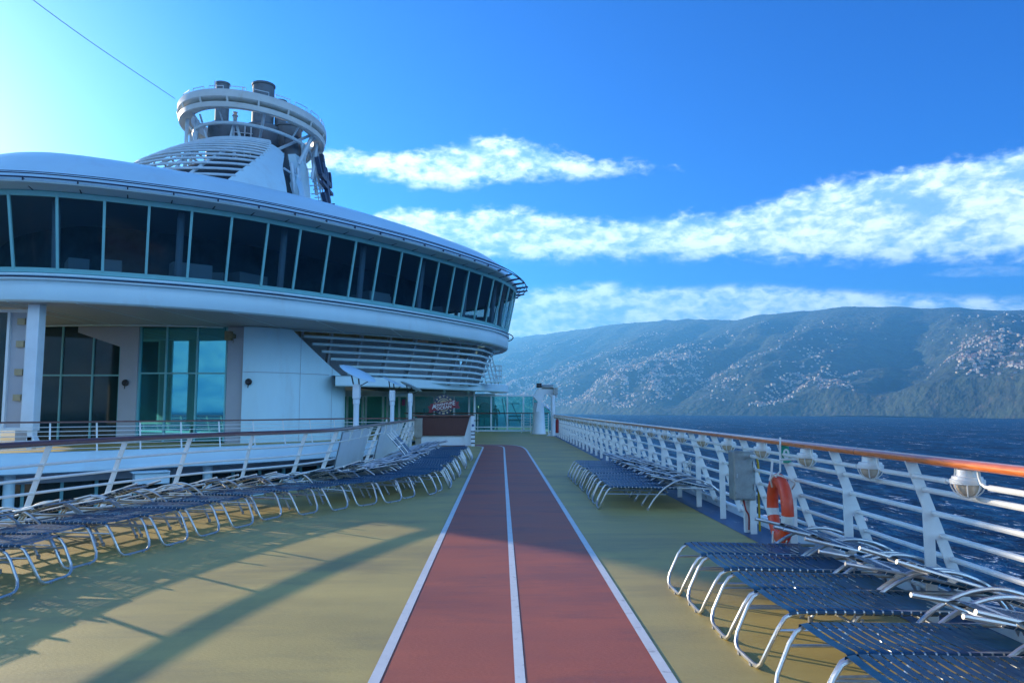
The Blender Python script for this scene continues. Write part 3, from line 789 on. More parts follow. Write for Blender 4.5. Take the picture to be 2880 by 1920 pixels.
# ------------------------------------------------------------------ funnel
FC = V((-17.5,51)); dd = V((-17.5,51)).normalized(); RR = V((dd[1], -dd[0]))
def fp(az, r, z):
    a = radians(az); q = FC + (RR*sin(a) - dd*cos(a))*r; return V((q[0], q[1], z))
fun = thing('ship_funnel', 'white ribbed ship funnel with dark exhaust stacks and a raised ring on the lounge roof', 'funnel')
prof = [(19.25,3.55),(19.0,4.3),(18.4,5.4),(17.8,6.4),(16.9,7.7),(16.0,8.7),(15.0,9.5),(13.6,10.3),(11.8,11.0)]
def cr_(z):
    for (z0,r0),(z1,r1) in zip(prof, prof[1:]):
        if z >= z1: return lerp(r0, r1, (z0-z)/(z0-z1))
    return prof[-1][1]
def cz(z, az):
    r = cr_(z); k = sstep(-5, 60, az) if az > -90 else 0
    return lerp(r, 3.7+(19.2-z)*.10, k)
def b1(z): return max(-9, 13-(18.9-z)*4.8)
def patch(fa, fb, zt, n=10, rr=0):
    rows = []
    zz = [zt(0)]; 
    for k in range(14):
        t = k/13; row = []
        for j in range(n+1):
            s = j/n; ztop = zt(s); z = lerp(ztop, 12.0, t); aa = lerp(fa(z), fb(z), s); row.append(fp(aa, cz(z, aa)+rr, z))
        rows.append(row)
    return rows
m = MB(); m.loft(patch(b1, lambda z: lerp(13,22,sstep(16,18.8,z)), lambda s: 18.75-.5*s*s-.2*s))
rw = patch(lambda z: lerp(13,22,sstep(16,18.8,z)), lambda z: lerp(12.5,21.5,sstep(16,18.8,z)), lambda s: 18.05, 1)
m.loft([[fp(lerp(13,22,sstep(16,18.8,z)), cz(z,17), z) for z in (18.05,17.5,16.8,16,15,13,12)], [fp(lerp(14,24,sstep(16,18.8,z)), cz(z,17)-1.4, z) for z in (18.05,17.5,16.8,16,15,13,12)]])
m.build('front_fin', SHELL, fun, smooth=True, angle=60)
m = MB(); f2 = lambda z: lerp(21,44,sstep(15.6,18.8,z))
m.loft(patch(f2, lambda z: 125, lambda s: 18.8-1.0*sstep(.1,.9,s), 16))
m.loft([[fp(f2(z), cz(z,f2(z)), z) for z in (18.8,18,17.2,16.4,15.6,14,12)], [fp(f2(z)-3, cz(z,f2(z))-.5, z) for z in (18.8,18,17.2,16.4,15.6,14,12)]])
m.build('side_fin', SHELL, fun, smooth=True, angle=60)
zl = []; zc = 19.22; lastp = None
while zc > 12.6:
    if lastp is None or hypot(zc-lastp[0], cr_(zc)-lastp[1]) > .56: zl.append(zc); lastp = (zc, cr_(zc))
    zc -= .02
for z in zl:
    m = MB(); az0, az1 = b1(z)+1, -140
    m.tube([fp(lerp(az0, az1, j/26), cz(z, lerp(az0, az1, j/26))+.02, z) for j in range(27)], .078, 7); m.build('slat_tube', SLATM, fun, smooth=True)
m = MB()
for az in (-5,-28,-52,-76,-100,-124):
    m.tube([fp(az-(0 if az < -6 else (19-zz)*4), cr_(zz)-.18, zz) for zz in (19,18,17,16,15,13.6)], .09, 6)
    m.tube([fp(az-12, cr_(18.6)-.3, 18.6), fp(az-2, cr_(16.5)-.3, 16.5)], .08, 6)
m.build('slat_frame', SLATM, fun, smooth=True)
m = MB(); m.loft([[fp(k*15-180, max(2.2, min(cz(zz, k*15-180)-1.3, cr_(zz)-(1.0 if k < 12 else 1.5))), zz-.7) for k in range(24)] for zz in (18.6,17.6,16.8,16.0,15.0,13.6,12.2)], closed=True)
m.poly([fp(k*15-180, 2.2, 17.9) for k in range(24)])
m.loft([[fp(az_, cz(zz,az_)-.55, zz-.1) for az_ in (10,20,30,40,50)] for zz in (18.4,17.6,16.8,16,15,13.5,12)])
m.build('core', DARK, fun, smooth=True)
# stacks
def stk(az, r, rad, z0, z1, r2=None):
    p = fp(az, r, 0); m = MB(); r2 = r2 or rad
    m.lathe([(rad,z0),(rad,z0+(z1-z0)*.40),(rad*1.05,z0+(z1-z0)*.41),(rad*1.05,z0+(z1-z0)*.43),(rad*.96,z0+(z1-z0)*.44),(rad*.92,z0+(z1-z0)*.60),(rad*.88,z0+(z1-z0)*.605),(r2,z0+(z1-z0)*.64),(r2,z1-.15),(r2*1.08,z1-.13),(r2*1.08,z1),(r2*.9,z1),(r2*.9,z1-.6)], (p.x,p.y,0), 24)
    m.build('exhaust_stack', STACK, fun, smooth=True)
stk(90, .55, 1.35, 16.5, 24.5, .75); stk(-90, 2.15, .95, 16.5, 24.2, .46); stk(90, 2.3, .95, 16, 21.6); stk(90, 1.75, .4, 16, 23.5); stk(60,2.9,.5,15,20.4); stk(-50, 1.1, .45, 17, 20.6); stk(-90, .9, .55, 16.5, 21.3); stk(180, 1.2, 1.5, 16, 21.0)
m = MB()
for x in (-1.3,-.6,-.2):
    p = fp(90, x, 0); q = p - V((dd[0],dd[1],0))*1.2
    m.tube([(q.x,q.y,18.4),(q.x,q.y,21)], .05, 6)
for z in (19,19.7,20.4): 
    a, b = fp(90,-1.4,z), fp(90,-.1,z); o = V((dd[0],dd[1],0))*-1.2; m.tube([a+o, b+o], .04, 6)
build_split(m, 'stack_pipe', SLATM, fun, smooth=True)
# ring
def er(f, z, n=64, dz=.07):
    out = []
    for k in range(n):
        a = 2*pi*k/n; x, y = 4.95*f*sin(a), -4.95*f*cos(a)
        q = FC + V((x*1.0, y*1.05)); lat = (q-FC).dot(RR); out.append((q[0], q[1], z-lat*dz))
    return out
m = MB()
m.loft([er(.88,21.66), er(.99,21.75), er(1.0,21.66), er(1.0,21.26), er(.985,21.20)], closed=True)
m.loft([er(.965,20.98), er(.985,20.92), er(.975,20.62), er(.95,20.58), er(.82,20.80), er(.82,21.6), er(.88,21.67)], closed=True)
m.build('top_ring', RINGM, fun, smooth=True, angle=35)
m = MB(); m.loft([er(.985,21.20), er(.88,21.12), er(.965,20.98)], closed=True); m.build('ring_groove', RINGM, fun)
m = MB()
for k in range(16):
    a = er(1.0,21.26,16)[k]; b = er(.98,20.92,16)[k]; m.bar(a, b, .12, .05)
build_split(m, 'ring_web', RINGM, fun)
m = MB(); m.tube(er(.78,19.95), .12, 8, closed=True); m.build('mid_ring', SLATM, fun, smooth=True)
m = MB()
def rp(az, f, z):
    a = radians(az); q = FC + (RR*sin(a)-dd*cos(a))*4.95*f; lat = (q-FC).dot(RR); return V((q[0], q[1], z-lat*.07))
for a0, f0, z0, a1, r1, z1, r in ((-78,.88,20.8,-78,4.4,17.2,.12),(-70,.78,20.6,-66,4.1,18.2,.16),(-60,.8,20.8,-50,3.6,18.8,.07),(-18,.78,20.3,-26,3.5,18.8,.09),(-18,.78,20.3,-12,3.5,18.8,.09),(8,.88,20.9,6,2.8,19.0,.09),
    (62,.88,20.8,44,4.2,18.0,.12),(62,.86,20.8,30,3.0,19.0,.11),(70,.8,20.5,56,3.6,17.5,.10),(78,.88,20.7,62,4.4,17.4,.11),(95,.9,20.7,80,4.2,17.6,.12),(108,.9,20.7,84,4.6,17.3,.12),(112,.9,20.7,104,4.6,17.2,.12),(-110,.9,20.8,-104,4.2,17.6,.12),(150,.9,20.8,140,3.8,18.4,.14),(-150,.9,20.8,-150,3.8,18.4,.14),(50,.8,20.1,68,3.8,18.2,.09)):
    m.tube([rp(a0,f0,z0), fp(a1,r1,z1)], r, 6)
for az in (-85,-60,-30,8,40,66,92,120,150,180,-150,-120): m.tube([rp(az,.78,20.06), rp(az,.92,20.85)], .06, 6)
build_split(m, 'strut', SLATM, fun, smooth=True)
m = MB()
for k in range(10):
    a0 = -70+k*17; P = [rp(a0,.97,21.72), rp(a0,.97,22.1), rp(a0+12,.97,22.1), rp(a0+12,.97,21.72)]
    m.tube(P, .028, 5)
for az, h in ((-34,22.6),(-10,22.3),(74,21.9),(-60,21.7)): m.tube([rp(az,.9,21.4), rp(az,.9,h)], .045, 5)
build_split(m, 'ring_rail', SLATM, fun, smooth=True)
m = MB(); c = rp(-18,.78,20.3); m.lathe([(.12,-.1),(.14,.15),(.2,.2),(.1,.35),(.16,.45),(.05,.5)], c, 10); m.build('beacon', RINGM, fun, smooth=True)
m = MB()
for x_ in (-1.5,-1.15,-.75,-.4,1.6,2.0,2.6,3.0):
    p = fp(90, x_, 0); q = p + V((dd[0],dd[1],0))*.2; m.tube([(q.x,q.y,18),(q.x,q.y,21.4)], .05 if x_ < 0 else .12, 6)
for z_ in (18.9,19.4,19.9,20.4,20.9,21.3):
    a_, b_ = fp(90,-1.6,z_), fp(90,3.1,z_); m.tube([a_, b_], .05, 6)
m.build('stack_lattice', STACK, fun, smooth=True)
# gap ladder work between the fins
m = MB()
for az in (20,27): m.tube([fp(az, cz(16.2,az)-.3, 17.0), fp(az, cz(14.5,az)-.3, 13.5)], .12, 6)
m.tube([fp(14, cz(16.2,14)-.1, 16.3), fp(28, cz(16.2,28)-.1, 16.3)], .07, 6)
for z in (17.9,17.6): m.tube([fp(24, 3.7, z), fp(40, 3.7, z)], .10, 6)
build_split(m, 'gap_pipe', SLATM, fun, smooth=True)
# emblems, nearly edge on: dark crown and anchor outlines on the funnel sides
def emblem(sx, name_l):
    p0 = fp(90 if sx > 0 else -90, 4.75 if sx > 0 else 6.0, 0)
    e = thing('funnel_emblem', name_l, 'emblem', (p0.x, p0.y, 0))
    m = MB(); W = .28
    def bar(y0, z0, y1, z1, w=.34): m.bar((.16*(19.4-z0)*sx, y0, z0), (.16*(19.4-z1)*sx, y1, z1), W, w, up=(1,0,0)) if False else m.bar((.17*(19.4-z0)*sx, y0, z0), (.17*(19.4-z1)*sx, y1, z1), w, W, up=(1,0,0))
    bar(0,19.9,0,15.6,.45)                      # shank
    bar(-1.6,16.6,-.9,15.7); bar(-.9,15.7,0,15.4); bar(0,15.4,.9,15.7); bar(.9,15.7,1.6,16.6)   # flukes
    bar(-1.5,18.0,1.5,18.0)                     # stock / crown base
    for y in (-1.5,-.5,.5,1.5): bar(y,18.0,y*1.25,19.1)
    bar(-1.6,17.4,1.6,17.4,.2)
    m.build('dark_outline', NAVY, e)
    m = MB()
    for z in (18.6,18.0,17.4,16.8,16.2):
        for y in (-.8,.1,1.0): m.tube([(.17*(19.4-z)*sx, y, z), (.17*(19.4-z)*sx-1.0*sx, y, z-.05)], .045, 5)
    for y in (-.8,.1,1.0): m.tube([(.17*(19.4-18.6)*sx-.5*sx, y, 18.7), (.17*(19.4-16.2)*sx-.5*sx, y, 16.0)], .045, 5)
    build_split(m, 'stand_off', SLATM, e)
    return e
emblem(1, 'dark crown and anchor emblem on the right flank of the funnel, seen edge on')
E2 = emblem(-1, 'dark emblem tip showing past the left edge of the funnel slats')
E2.location.z = -2.6
# stay wire
def P(u, v, Y):
    p = radians(5.165); yw = radians(-.83)
    d = V(((u-1440)/2080, 1, -(v-960)/2080)); d = Matrix.Rotation(p,3,'X') @ d; d = Matrix.Rotation(yw,3,'Z') @ d
    return V((0,0,1.55)) + d*(Y/d.y)
a, b = P(492,278,49.3), P(-460,-430,24); mid = (a+b)/2 - V((0,0,.35))
m = MB(); m.tube(spline([a, mid, b], 8), .018, 5)
tag(m.build('stay_wire', BLACK), 'thin dark wire running from the funnel ring up out of the picture', 'wire')

# ------------------------------------------------------------------ bar with sign
bar_ = thing('deck_bar', 'bar counter with dark boarded front and white base at the end of the left row', 'bar', (0,0,0))
m = MB(); zt = 1.22
m.slab([(-3.5,31.0,zt),(-1.30,31.0,zt),(-1.52,31.0,.42),(-3.5,31.0,.42)], (0,.12,0)); 
m.build('front_panel', PANELW, bar_)
m = MB(); m.box((-2.4,31.9,.22),(2.3,1.6,.40)); m.slab([(-1.30,31.02,zt),(-1.24,31.02,zt),(-1.24,31.02,.0),(-1.5,31.02,.0),(-1.56,31.02,.42)], (0,1.5,0)); m.box((-2.45,31.9,.8),(2.1,1.5,.78))
m.build('base', WHITE, bar_)
m = MB(); m.box((-2.42,31.8,zt+.03),(2.5,1.9,.05)); m.build('counter_top', WOODD, bar_)
ps = thing('striped_post', 'white post with black bands at the right end of the bar', 'post', (-1.17,30.85,0))
m = MB(); m.box((0,0,.62),(.16,.14,1.24)); m.build('shaft', WHITE, ps)
m = MB()
for z in (.12,.30,.47,.60): m.box((0,-.002,z),(.165,.146,.05))
m.tube([(.05,-.09,1.05),(.28,-.12,1.06)], .02, 6); m.build('bands', BLACK, ps)
m = MB(); m.lathe([(.05,.0),(.05,.01)], M=Matrix.Translation((0,-.075,.85))@Matrix.Rotation(radians(90),4,'X'), n=14); m.build('blue_disc', BLUEC, ps)
sg = thing('round_sign', 'round badge sign with a red ADVENTURE OCEAN banner standing on the bar', 'sign', (-2.42,31.25,zt+.06))
RD = Matrix.Rotation(radians(90),4,'X')
m = MB(); C0 = (0,0,.42); M = Matrix.Translation(C0) @ RD
m.lathe([(.43,-.03),(.43,.03)], M=M, n=40); m.build('disc', NAVY, sg)
m = MB()
for r0, r1 in ((.235,.275),): m.loft([[ (r*cos(2*pi*k/40), -.045, .42+r*sin(2*pi*k/40)) for k in range(40)] for r in (r0, r1)], closed=True)
m.lathe([(.20,0),(.20,.012)], M=Matrix.Translation((0,-.034,.42))@RD, n=32)
for k in range(14):
    a = 2*pi*k/14+.22; r = .355; c = V((r*cos(a), -.045, .42+r*sin(a))); t = V((-sin(a),0,cos(a))); n = V((cos(a),0,sin(a)))
    if k % 3 == 0: m.poly([c+t*.05+n*.045, c-t*.05+n*.045, c-n*.045])
    elif k % 3 == 1: m.poly([c+t*.05+n*.04, c-t*.05+n*.04, c-t*.05-n*.04, c+t*.05-n*.04])
    else: m.poly([c+t*.045+n*.0, c+n*.05, c-t*.045, c-n*.05])
m.build('badge_marks', GOLD, sg)
TI = radians(9); RT = Matrix.Translation((0,-.07,.38)) @ Matrix.Rotation(-TI,4,'Y')
m = MB(); wv = [(-.54,-.16),(.54,-.16),(.54,.16),(-.54,.16)]
pts_ = [RT @ V((x,0,z)) for x, z in wv]; m.slab(pts_, (0,.03,0))
for s_ in (-1,1):
    q = [(s_*.48,-.20),(s_*.67,-.20),(s_*.61,-.06),(s_*.67,.08),(s_*.48,.08)]; m.slab([RT @ V((x,.03,z)) for x,z in q], (0,.02,0))
m.build('banner', BANNER, sg)
for body, sz, x, z in (('DVENTUR',.145,.015,.058),('A',.25,-.405,.015),('E',.25,.435,.035),('OCEAN',.165,.0,-.085)):
    me = text_mesh(body, sz, .004, .002, .1, 1.12 if len(body) > 1 else 1.0); me.materials.append(LINE)
    o = bpy.data.objects.new('lettering', me); COL.objects.link(o); o.parent = sg
    o.matrix_local = RT @ Matrix.Translation((x,-.012,z)) @ RD

# ------------------------------------------------------------------ tilted disc masts beyond the left railing
def mast(x, y, tilt, roll, lab, rad=1):
    t = thing('disc_mast', lab, 'lamp mast', (x,y,0), group='white masts with tilted discs')
    m = MB(); m.lathe([(.07,-1.0),(.07,1.65),(.085,1.66),(.085,1.78),(.07,1.79)], n=16); m.build('pole', WHITE, t, smooth=True)
    m = MB(); m.box((0,0,1.97),(.17,.2,.36)); m.build('head', WHITE, t, bevel=.015)
    M = Matrix.Translation((.03,0,2.42)) @ Matrix.Rotation(tilt,4,'Y') @ Matrix.Rotation(roll,4,'X') @ Matrix.Scale(rad,4)
    m = MB(); m.lathe([(.02,-.035),(.30,-.03),(.47,-.008),(.48,.0),(.47,.008),(.25,.02),(.02,.025)], M=M, n=32); m.build('disc', SHELL, t, smooth=True)
    m = MB(); m.bar((-.07,-.05,2.14), M@V((-.2,0,-.03)), .03,.02); m.bar((.07,-.05,2.14), M@V((.02,.0,-.03)), .03,.02); m.bar((.06,.05,2.10), M@V((.34,.05,-.03)), .03,.02); build_split(m, 'stay', BLACK, t)
    return t
mast(-3.62,18.6,radians(26),radians(10),'nearest and largest of the three white masts, with a wide tilted disc on top')
mast(-3.62,24.7,radians(27),radians(3),'middle one of the three white masts, its disc seen edge on', .8)
mast(-3.62,29.6,radians(24),radians(-9),'farthest of the three white masts, beside the round sign')
# ceiling heater near the masts
m = MB(); m.box((-6.0,45,2.35),(.9,.3,.22)); m.box((-6.7,45,2.33),(.3,.2,.3)); tag(m.build('deck_projector', SHELL, bevel=.03), 'boxy white unit hung under the canopy behind the nearest mast', 'unit')
# junction box on left rail near the bar
m = MB(); m.box((-3.22,29.0,.80),(.30,.2,.74)); m.box((-3.22,28.9,.72),(.1,.02,.08)); m.box((-3.22,29.02,.22),(.22,.1,.42)); tag(m.build('control_box', mat('beige_box', (.30,.29,.25), .5, var=.2, vscale=6), bevel=.015), 'beige control box on the left railing next to the bar', 'control box')

# ------------------------------------------------------------------ davit
dv = thing('deck_davit', 'white two legged davit crane with hook at the far end of the right railing', 'crane', (0,0,0))
Y = 45.6
m = MB(); m.lathe([(.46,0),(.42,.1),(.38,.6),(.34,1.3),(.30,1.9)], (wx(1515,Y),Y,0), 20); m.build('pedestal', WHITE, dv, smooth=True)
Y2 = 42.2
m = MB(); m.lathe([(.16,.0),(.13,.05),(.13,.85),(.15,.86),(.15,1.0),(.13,1.0),(.12,2.3)], (wx(1555,Y2),Y2,0), 14)
m.slab([(wx(1555,Y2),Y2-.02,.35),(wx(1555,Y2),Y2-.02,.0),(wx(1537,Y2),Y2-.02,.0)], (0,.04,0)); m.build('leg', WHITE, dv, smooth=True)
def px(u, v, Y): return (wx(u,Y), Y, wz(v,Y))
m = MB(); Y = 44
m.slab([px(1505,1106,Y),px(1512,1094,Y),px(1568,1092,Y),px(1568,1116,Y),px(1548,1116,Y),px(1543,1108,Y),px(1532,1110,Y),px(1526,1128,Y),px(1518,1160,Y),px(1506,1158,Y),px(1512,1130,Y),px(1500,1116,Y)], (0,.4,0))
m.build('arm', WHITE, dv, bevel=.03)
m = MB(); m.box(px(1516,1084,Y),(.30,.4,.26)); m.build('motor', BLACK, dv, bevel=.02)
m = MB(); m.lathe([(.1,-.35),(.12,-.3),(.12,.3),(.1,.35)], M=Matrix.Translation(px(1540,1088,Y))@Matrix.Rotation(radians(90),4,'Y'), n=14); m.box(px(1562,1100,Y-.2),(.25,.3,.4)); m.build('winch', STEEL, dv, smooth=True)
m = MB(); m.tube([px(1558,1118,Y-.4),px(1558,1124,Y-.4)], .02,6); m.lathe([(.02,.12),(.09,.07),(.10,0),(.06,-.08),(.02,-.1)], px(1557,1129,Y-.4), 12); m.tube([px(1557,1133,Y-.4),px(1559,1137,Y-.4),px(1556,1139,Y-.4),px(1554,1136,Y-.4)], .025, 6); m.build('hook', YELLOW, dv, smooth=True)
m = MB(); m.tube([(2.98,39.6,.25),(2.98,39.6,.95)], .085, 12); m.tube([(2.98,39.6,.95),(2.98,39.6,1.05)], .04, 8); tag(m.build('fire_extinguisher', REDP, smooth=True), 'red cylinder fixed at the far end of the right railing by the davit', 'fire extinguisher')

# ------------------------------------------------------------------ things on the right rail
cb = thing('electrical_box', 'grey steel electrical box on a stand between the posts of the right railing', 'electrical box', (3.02,9.35,0))
m = MB(); m.box((0,0,.72),(.27,.22,.60)); m.build('body', STEEL, cb, bevel=.012)
m = MB(); m.box((-.015,-.118,.72),(.225,.016,.56)); m.build('door', STEEL, cb, bevel=.006)
m = MB()
for z in (.58,.86): m.box((.11,-.125,z),(.018,.02,.07))
m.box((-.1,-.127,.72),(.015,.012,.05)); build_split(m, 'hinge', ALU, cb)
m = MB(); m.box((.05,.03,.22),(.05,.05,.42)); m.box((.1,.05,.22),(.02,.04,.42)); m.tube([(-.02,-.02,.42),(-.02,-.03,.36)], .02,6); m.build('stand', RAILW, cb)
m = MB(); m.tube(spline([(.19,-.02,.92),(.20,-.03,.80),(.195,-.03,.4),(.20,-.02,.03)],5), .014, 7); m.build('hose', YELLOW, cb, smooth=True)
m = MB(); m.tube(spline([(.0,-.04,.42),(.02,-.05,.3),(.06,-.04,.22),(.06,-.03,.05)],5), .010, 6); m.build('cable', REDP, cb, smooth=True)
# number plate
np_ = thing('number_sign', 'small green plate with a white 0 on a railing post above the lifebuoy', 'sign', (3.025,7.985,1.07))
m = MB(); m.slab([(-.035,-.02,.085),(.06,-.02,.085),(.085,-.02,-.10),(.0,-.02,-.10)], (0,.008,0)); m.build('plate', GREENS, np_)
me = text_mesh('0', .14, .002, .003); me.materials.append(LINE); o = bpy.data.objects.new('numeral', me); COL.objects.link(o); o.parent = np_; o.matrix_local = Matrix.Translation((.03,-.024,-.01)) @ RD
# lifebuoy
lb = thing('lifebuoy', 'orange lifebuoy with white bands hanging on the right railing', 'lifebuoy', (2.93,7.86,.50), radians(-6))
def torus(R_, r, f0=0, f1=2*pi, n=48, k=16, flat=1.25, e=0):
    m = MB(); rows = []
    for i in range(n+1):
        a = lerp(f0, f1, i/n); c = V((0, R_*cos(a), R_*sin(a))); nn = V((0, cos(a), sin(a)))
        rows.append([c + nn*((r+e)*cos(2*pi*j/k)*flat) + V((1,0,0))*(r+e)*sin(2*pi*j/k) for j in range(k)])
    m.loft([[row[j] for row in rows] for j in range(k)]+[[row[0] for row in rows]]); return m
torus(.295,.060).build('ring', ORANGE, lb, smooth=True)
for a in (-14, 194):
    torus(.295,.060, radians(a-9), radians(a+9), 6, e=.003).build('band', STRAPW, lb, smooth=True)
m = MB()
rp_ = []
for k in range(15):
    a = -2.4+2.2*k/14; r = .375+.035*abs(sin(2*a)); rp_.append(V((-.02, r*cos(a), r*sin(a))))
m.tube(rp_, .007, 6); m.tube(spline([(-.06,.05,.22),(-.08,.0,.30),(-.05,-.12,.36),(.1,-.2,.30),(.1,-.12,.22)],5), .009, 6); m.build('rope', ROPE, lb, smooth=True)
m = MB(); m.tube([(-.03,.12,.50),(-.05,.10,.36),(-.07,.10,.28)], .012, 6); m.tube([(-.01,-.14,.75),(-.02,-.14,.40),(-.06,-.10,.34)], .010, 6); m.tube([(-.02,-.14,.52),(.17,-.14,.53)], .014, 6); m.tube([(-.07,.06,-.40),(-.06,.06,-.24)], .012, 6); build_split(m, 'bracket', RAILW, lb, smooth=True)
# tangle of string tied to the railing
m = MB(); random.seed(3)
for k in range(5):
    c = V((3.13,12.3+.05*k,.62)); m.tube(spline([c+V((random.uniform(-.06,.06),random.uniform(-.12,.12),random.uniform(-.16,.10))) for j in range(6)],4), .005, 4)
tag(m.build('rope_tangle', ROPE), 'tangle of thin white cord tied to the right railing behind the middle loungers', 'cord')

# ------------------------------------------------------------------ person behind the glass
def person(x, y, label):
    t = None
    bm = bmesh.new(); J = {}
    def j(n, p): J[n] = bm.verts.new(p)
    j('pel',(0,0,.98)); j('wst',(0,0,1.12)); j('chs',(0,.01,1.36)); j('nck',(0,0,1.53)); j('nk2',(0,-.01,1.60)); j('hd',(0,-.02,1.70)); j('hd2',(0,-.01,1.80))
    for s, sd in ((1,'r'),(-1,'l')):
        j('sh'+sd,(s*.19,0,1.47)); j('el'+sd,(s*.30,-.02,1.22)); j('wr'+sd,(s*.22,-.22,1.16)); j('hn'+sd,(s*.17,-.30,1.19))
        j('hp'+sd,(s*.10,0,.92)); j('kn'+sd,(s*.11,-.02,.50)); j('an'+sd,(s*.12,.02,.09)); j('ft'+sd,(s*.13,-.14,.04))
    E = [('pel','wst'),('wst','chs'),('chs','nck'),('nck','nk2'),('nk2','hd'),('hd','hd2')]
    for sd in 'rl': E += [('chs','sh'+sd),('sh'+sd,'el'+sd),('el'+sd,'wr'+sd),('wr'+sd,'hn'+sd),('pel','hp'+sd),('hp'+sd,'kn'+sd),('kn'+sd,'an'+sd),('an'+sd,'ft'+sd)]
    for a, b in E: bm.edges.new((J[a], J[b]))
    names = list(J.keys()); me = bpy.data.meshes.new('person'); bm.to_mesh(me); bm.free()
    o = bpy.data.objects.new('person', me); COL.objects.link(o)
    o.location = (x,y,0); o.rotation_euler = (0,0,.3)
    sk = o.modifiers.new('skin','SKIN'); sb = o.modifiers.new('sub','SUBSURF'); sb.levels = 2; sb.render_levels = 2
    rad = dict(pel=(.16,.12), wst=(.15,.11), chs=(.17,.12), nck=(.09,.08), nk2=(.055,.055), hd=(.085,.10), hd2=(.06,.075))
    for i, nme in enumerate(names):
        k = nme[:2]; r = rad.get(nme) or {'sh':(.07,.07),'el':(.05,.05),'wr':(.035,.035),'hn':(.035,.045),'hp':(.095,.095),'kn':(.065,.065),'an':(.045,.045),'ft':(.045,.04)}[k]
        me.skin_vertices[0].data[i].radius = r
    me.skin_vertices[0].data[names.index('pel')].use_root = True
    me.materials.append(mat('dark_clothes', (.015,.02,.03), .8, var=.3, vscale=5))
    return tag(o, label, 'person')
person(wx(1394,51.0), 51.0, 'person in dark clothes standing behind the far glass windbreak')
person(wx(1344,52.6), 52.6, 'dark figure behind the left edge of the far glass windbreak')
m = MB(); m.lathe([(.5,.9),(.5,1.0)], (wx(1363,52),52,0), 20); m.lathe([(.05,0),(.05,.9)], (wx(1363,52),52,0), 8)
m.lathe([(.42,-.06),(.45,0),(.42,.06)], M=Matrix.Translation((wx(1363,52),52,1.55))@RD, n=24); m.box((wx(1363,52),52.1,1.2),(.8,.3,.5))
tag(m.build('deck_fan', BLACK, smooth=True), 'dark round machine seen through the far glass windbreak', 'machine')
m = MB(); 
for k in range(2): m.bar((wx(1412,53)+.2*k,53,2.3),(wx(1425,53)+.2*k,53,.3),.06,.06)
m.bar((wx(1440,54),54,1.9),(wx(1462,54),54,.5),.06,.06); m.bar((wx(1425,54),54,1.9),(wx(1462,54),54,1.9),.06,.06)
for z in (.7,1.0): m.bar((wx(1430,54),54,z),(wx(1470,54),54,z),.05,.12)
tag(m.build('metal_stair', NAVY), 'dark metal stair frame seen through the right panes of the windbreak', 'stairs')

# ------------------------------------------------------------------ aft awnings behind the camera (mirrored in the tall windows)
for k, (x, y) in enumerate(((-14,-16),(-24,-20))):
    m = MB(); n_ = 8
    rows = [[(x+6*(i/n_-.5), y+5*(j/n_-.5), 2.6+1.6*abs(i/n_-.5)+.9*(1-abs(2*j/n_-1))) for j in range(n_+1)] for i in range(n_+1)]
    m.loft(rows)
    for sx_ in (-3,3):
        for sy_ in (-2.5,2.5): m.tube([(x+sx_,y+sy_,-3.1),(x+sx_,y+sy_,3.4)], .07, 6)
    tag(m.build('deck_awning', WHITE, smooth=True), ['white fabric awning behind the camera, nearer one','white fabric awning behind the camera, farther one'][k], 'awning')
# ------------------------------------------------------------------ sea and island
SEA = -30.0
m = MB(); m.poly([(-11500,-6000,SEA),(11500,-6000,SEA),(11500,15000,SEA),(-11500,15000,SEA)])
sea = m.build('sea', None); tag(sea, kind='structure'); sea.data.materials.clear()
w = bpy.data.materials.new('sea_water'); w.use_nodes = True; nt = w.node_tree; N = nt.nodes; L = nt.links; b = N['Principled BSDF']
g = N.new('ShaderNodeNewGeometry')
def nz(scale, det, st=(1,1,1), dist=0, rot=0, rough=.55):
    mp = N.new('ShaderNodeMapping'); mp.inputs['Scale'].default_value = st; mp.inputs['Rotation'].default_value = (0,0,rot); L.new(g.outputs['Position'], mp.inputs[0])
    n = N.new('ShaderNodeTexNoise'); n.inputs['Scale'].default_value = scale; n.inputs['Detail'].default_value = det; n.inputs['Distortion'].default_value = dist; n.inputs['Roughness'].default_value = rough
    L.new(mp.outputs[0], n.inputs['Vector']); return n
def math_(op, a, b_=None, v2=None):
    n = N.new('ShaderNodeMath'); n.operation = op
    for i, x in enumerate((a, b_)):
        if x is None: continue
        if isinstance(x, (int, float)): n.inputs[i].default_value = x
        else: L.new(x, n.inputs[i])
    return n.outputs[0]
n1 = nz(.045, 4, (1,.5,1), .3, .5); n2 = nz(.22, 5, (1,.55,1), .5, .3, .65); n3 = nz(.012, 3, (1,.7,1))
h = math_('ADD', math_('MULTIPLY', n1.outputs[0], 5.0), math_('MULTIPLY', n2.outputs[0], 2.4))
bp = N.new('ShaderNodeBump'); bp.inputs['Strength'].default_value = 1; bp.inputs['Distance'].default_value = 1.6
L.new(h, bp.inputs['Height']); L.new(bp.outputs[0], b.inputs['Normal'])
rp2 = N.new('ShaderNodeValToRGB'); rp2.color_ramp.elements[0].position = .44; rp2.color_ramp.elements[1].position = .62
rp2.color_ramp.elements[0].color = (.0010,.014,.040,1); rp2.color_ramp.elements[1].color = (.010,.10,.22,1)
L.new(n2.outputs[0], rp2.inputs[0])
n6 = nz(.035, 8, (1,.30,1), 1.0, .35, .72)
L.new(math_('ADD', math_('MULTIPLY', n2.outputs[0], .5), math_('MULTIPLY', n6.outputs[0], .5)), rp2.inputs[0])
n4 = nz(.16, 9, (1,.35,1), 1.2, .25, .72); n5 = nz(.018, 3, (1,1,1), .5)
fo = math_('ADD', n4.outputs[0], math_('MULTIPLY', n5.outputs[0], .22))
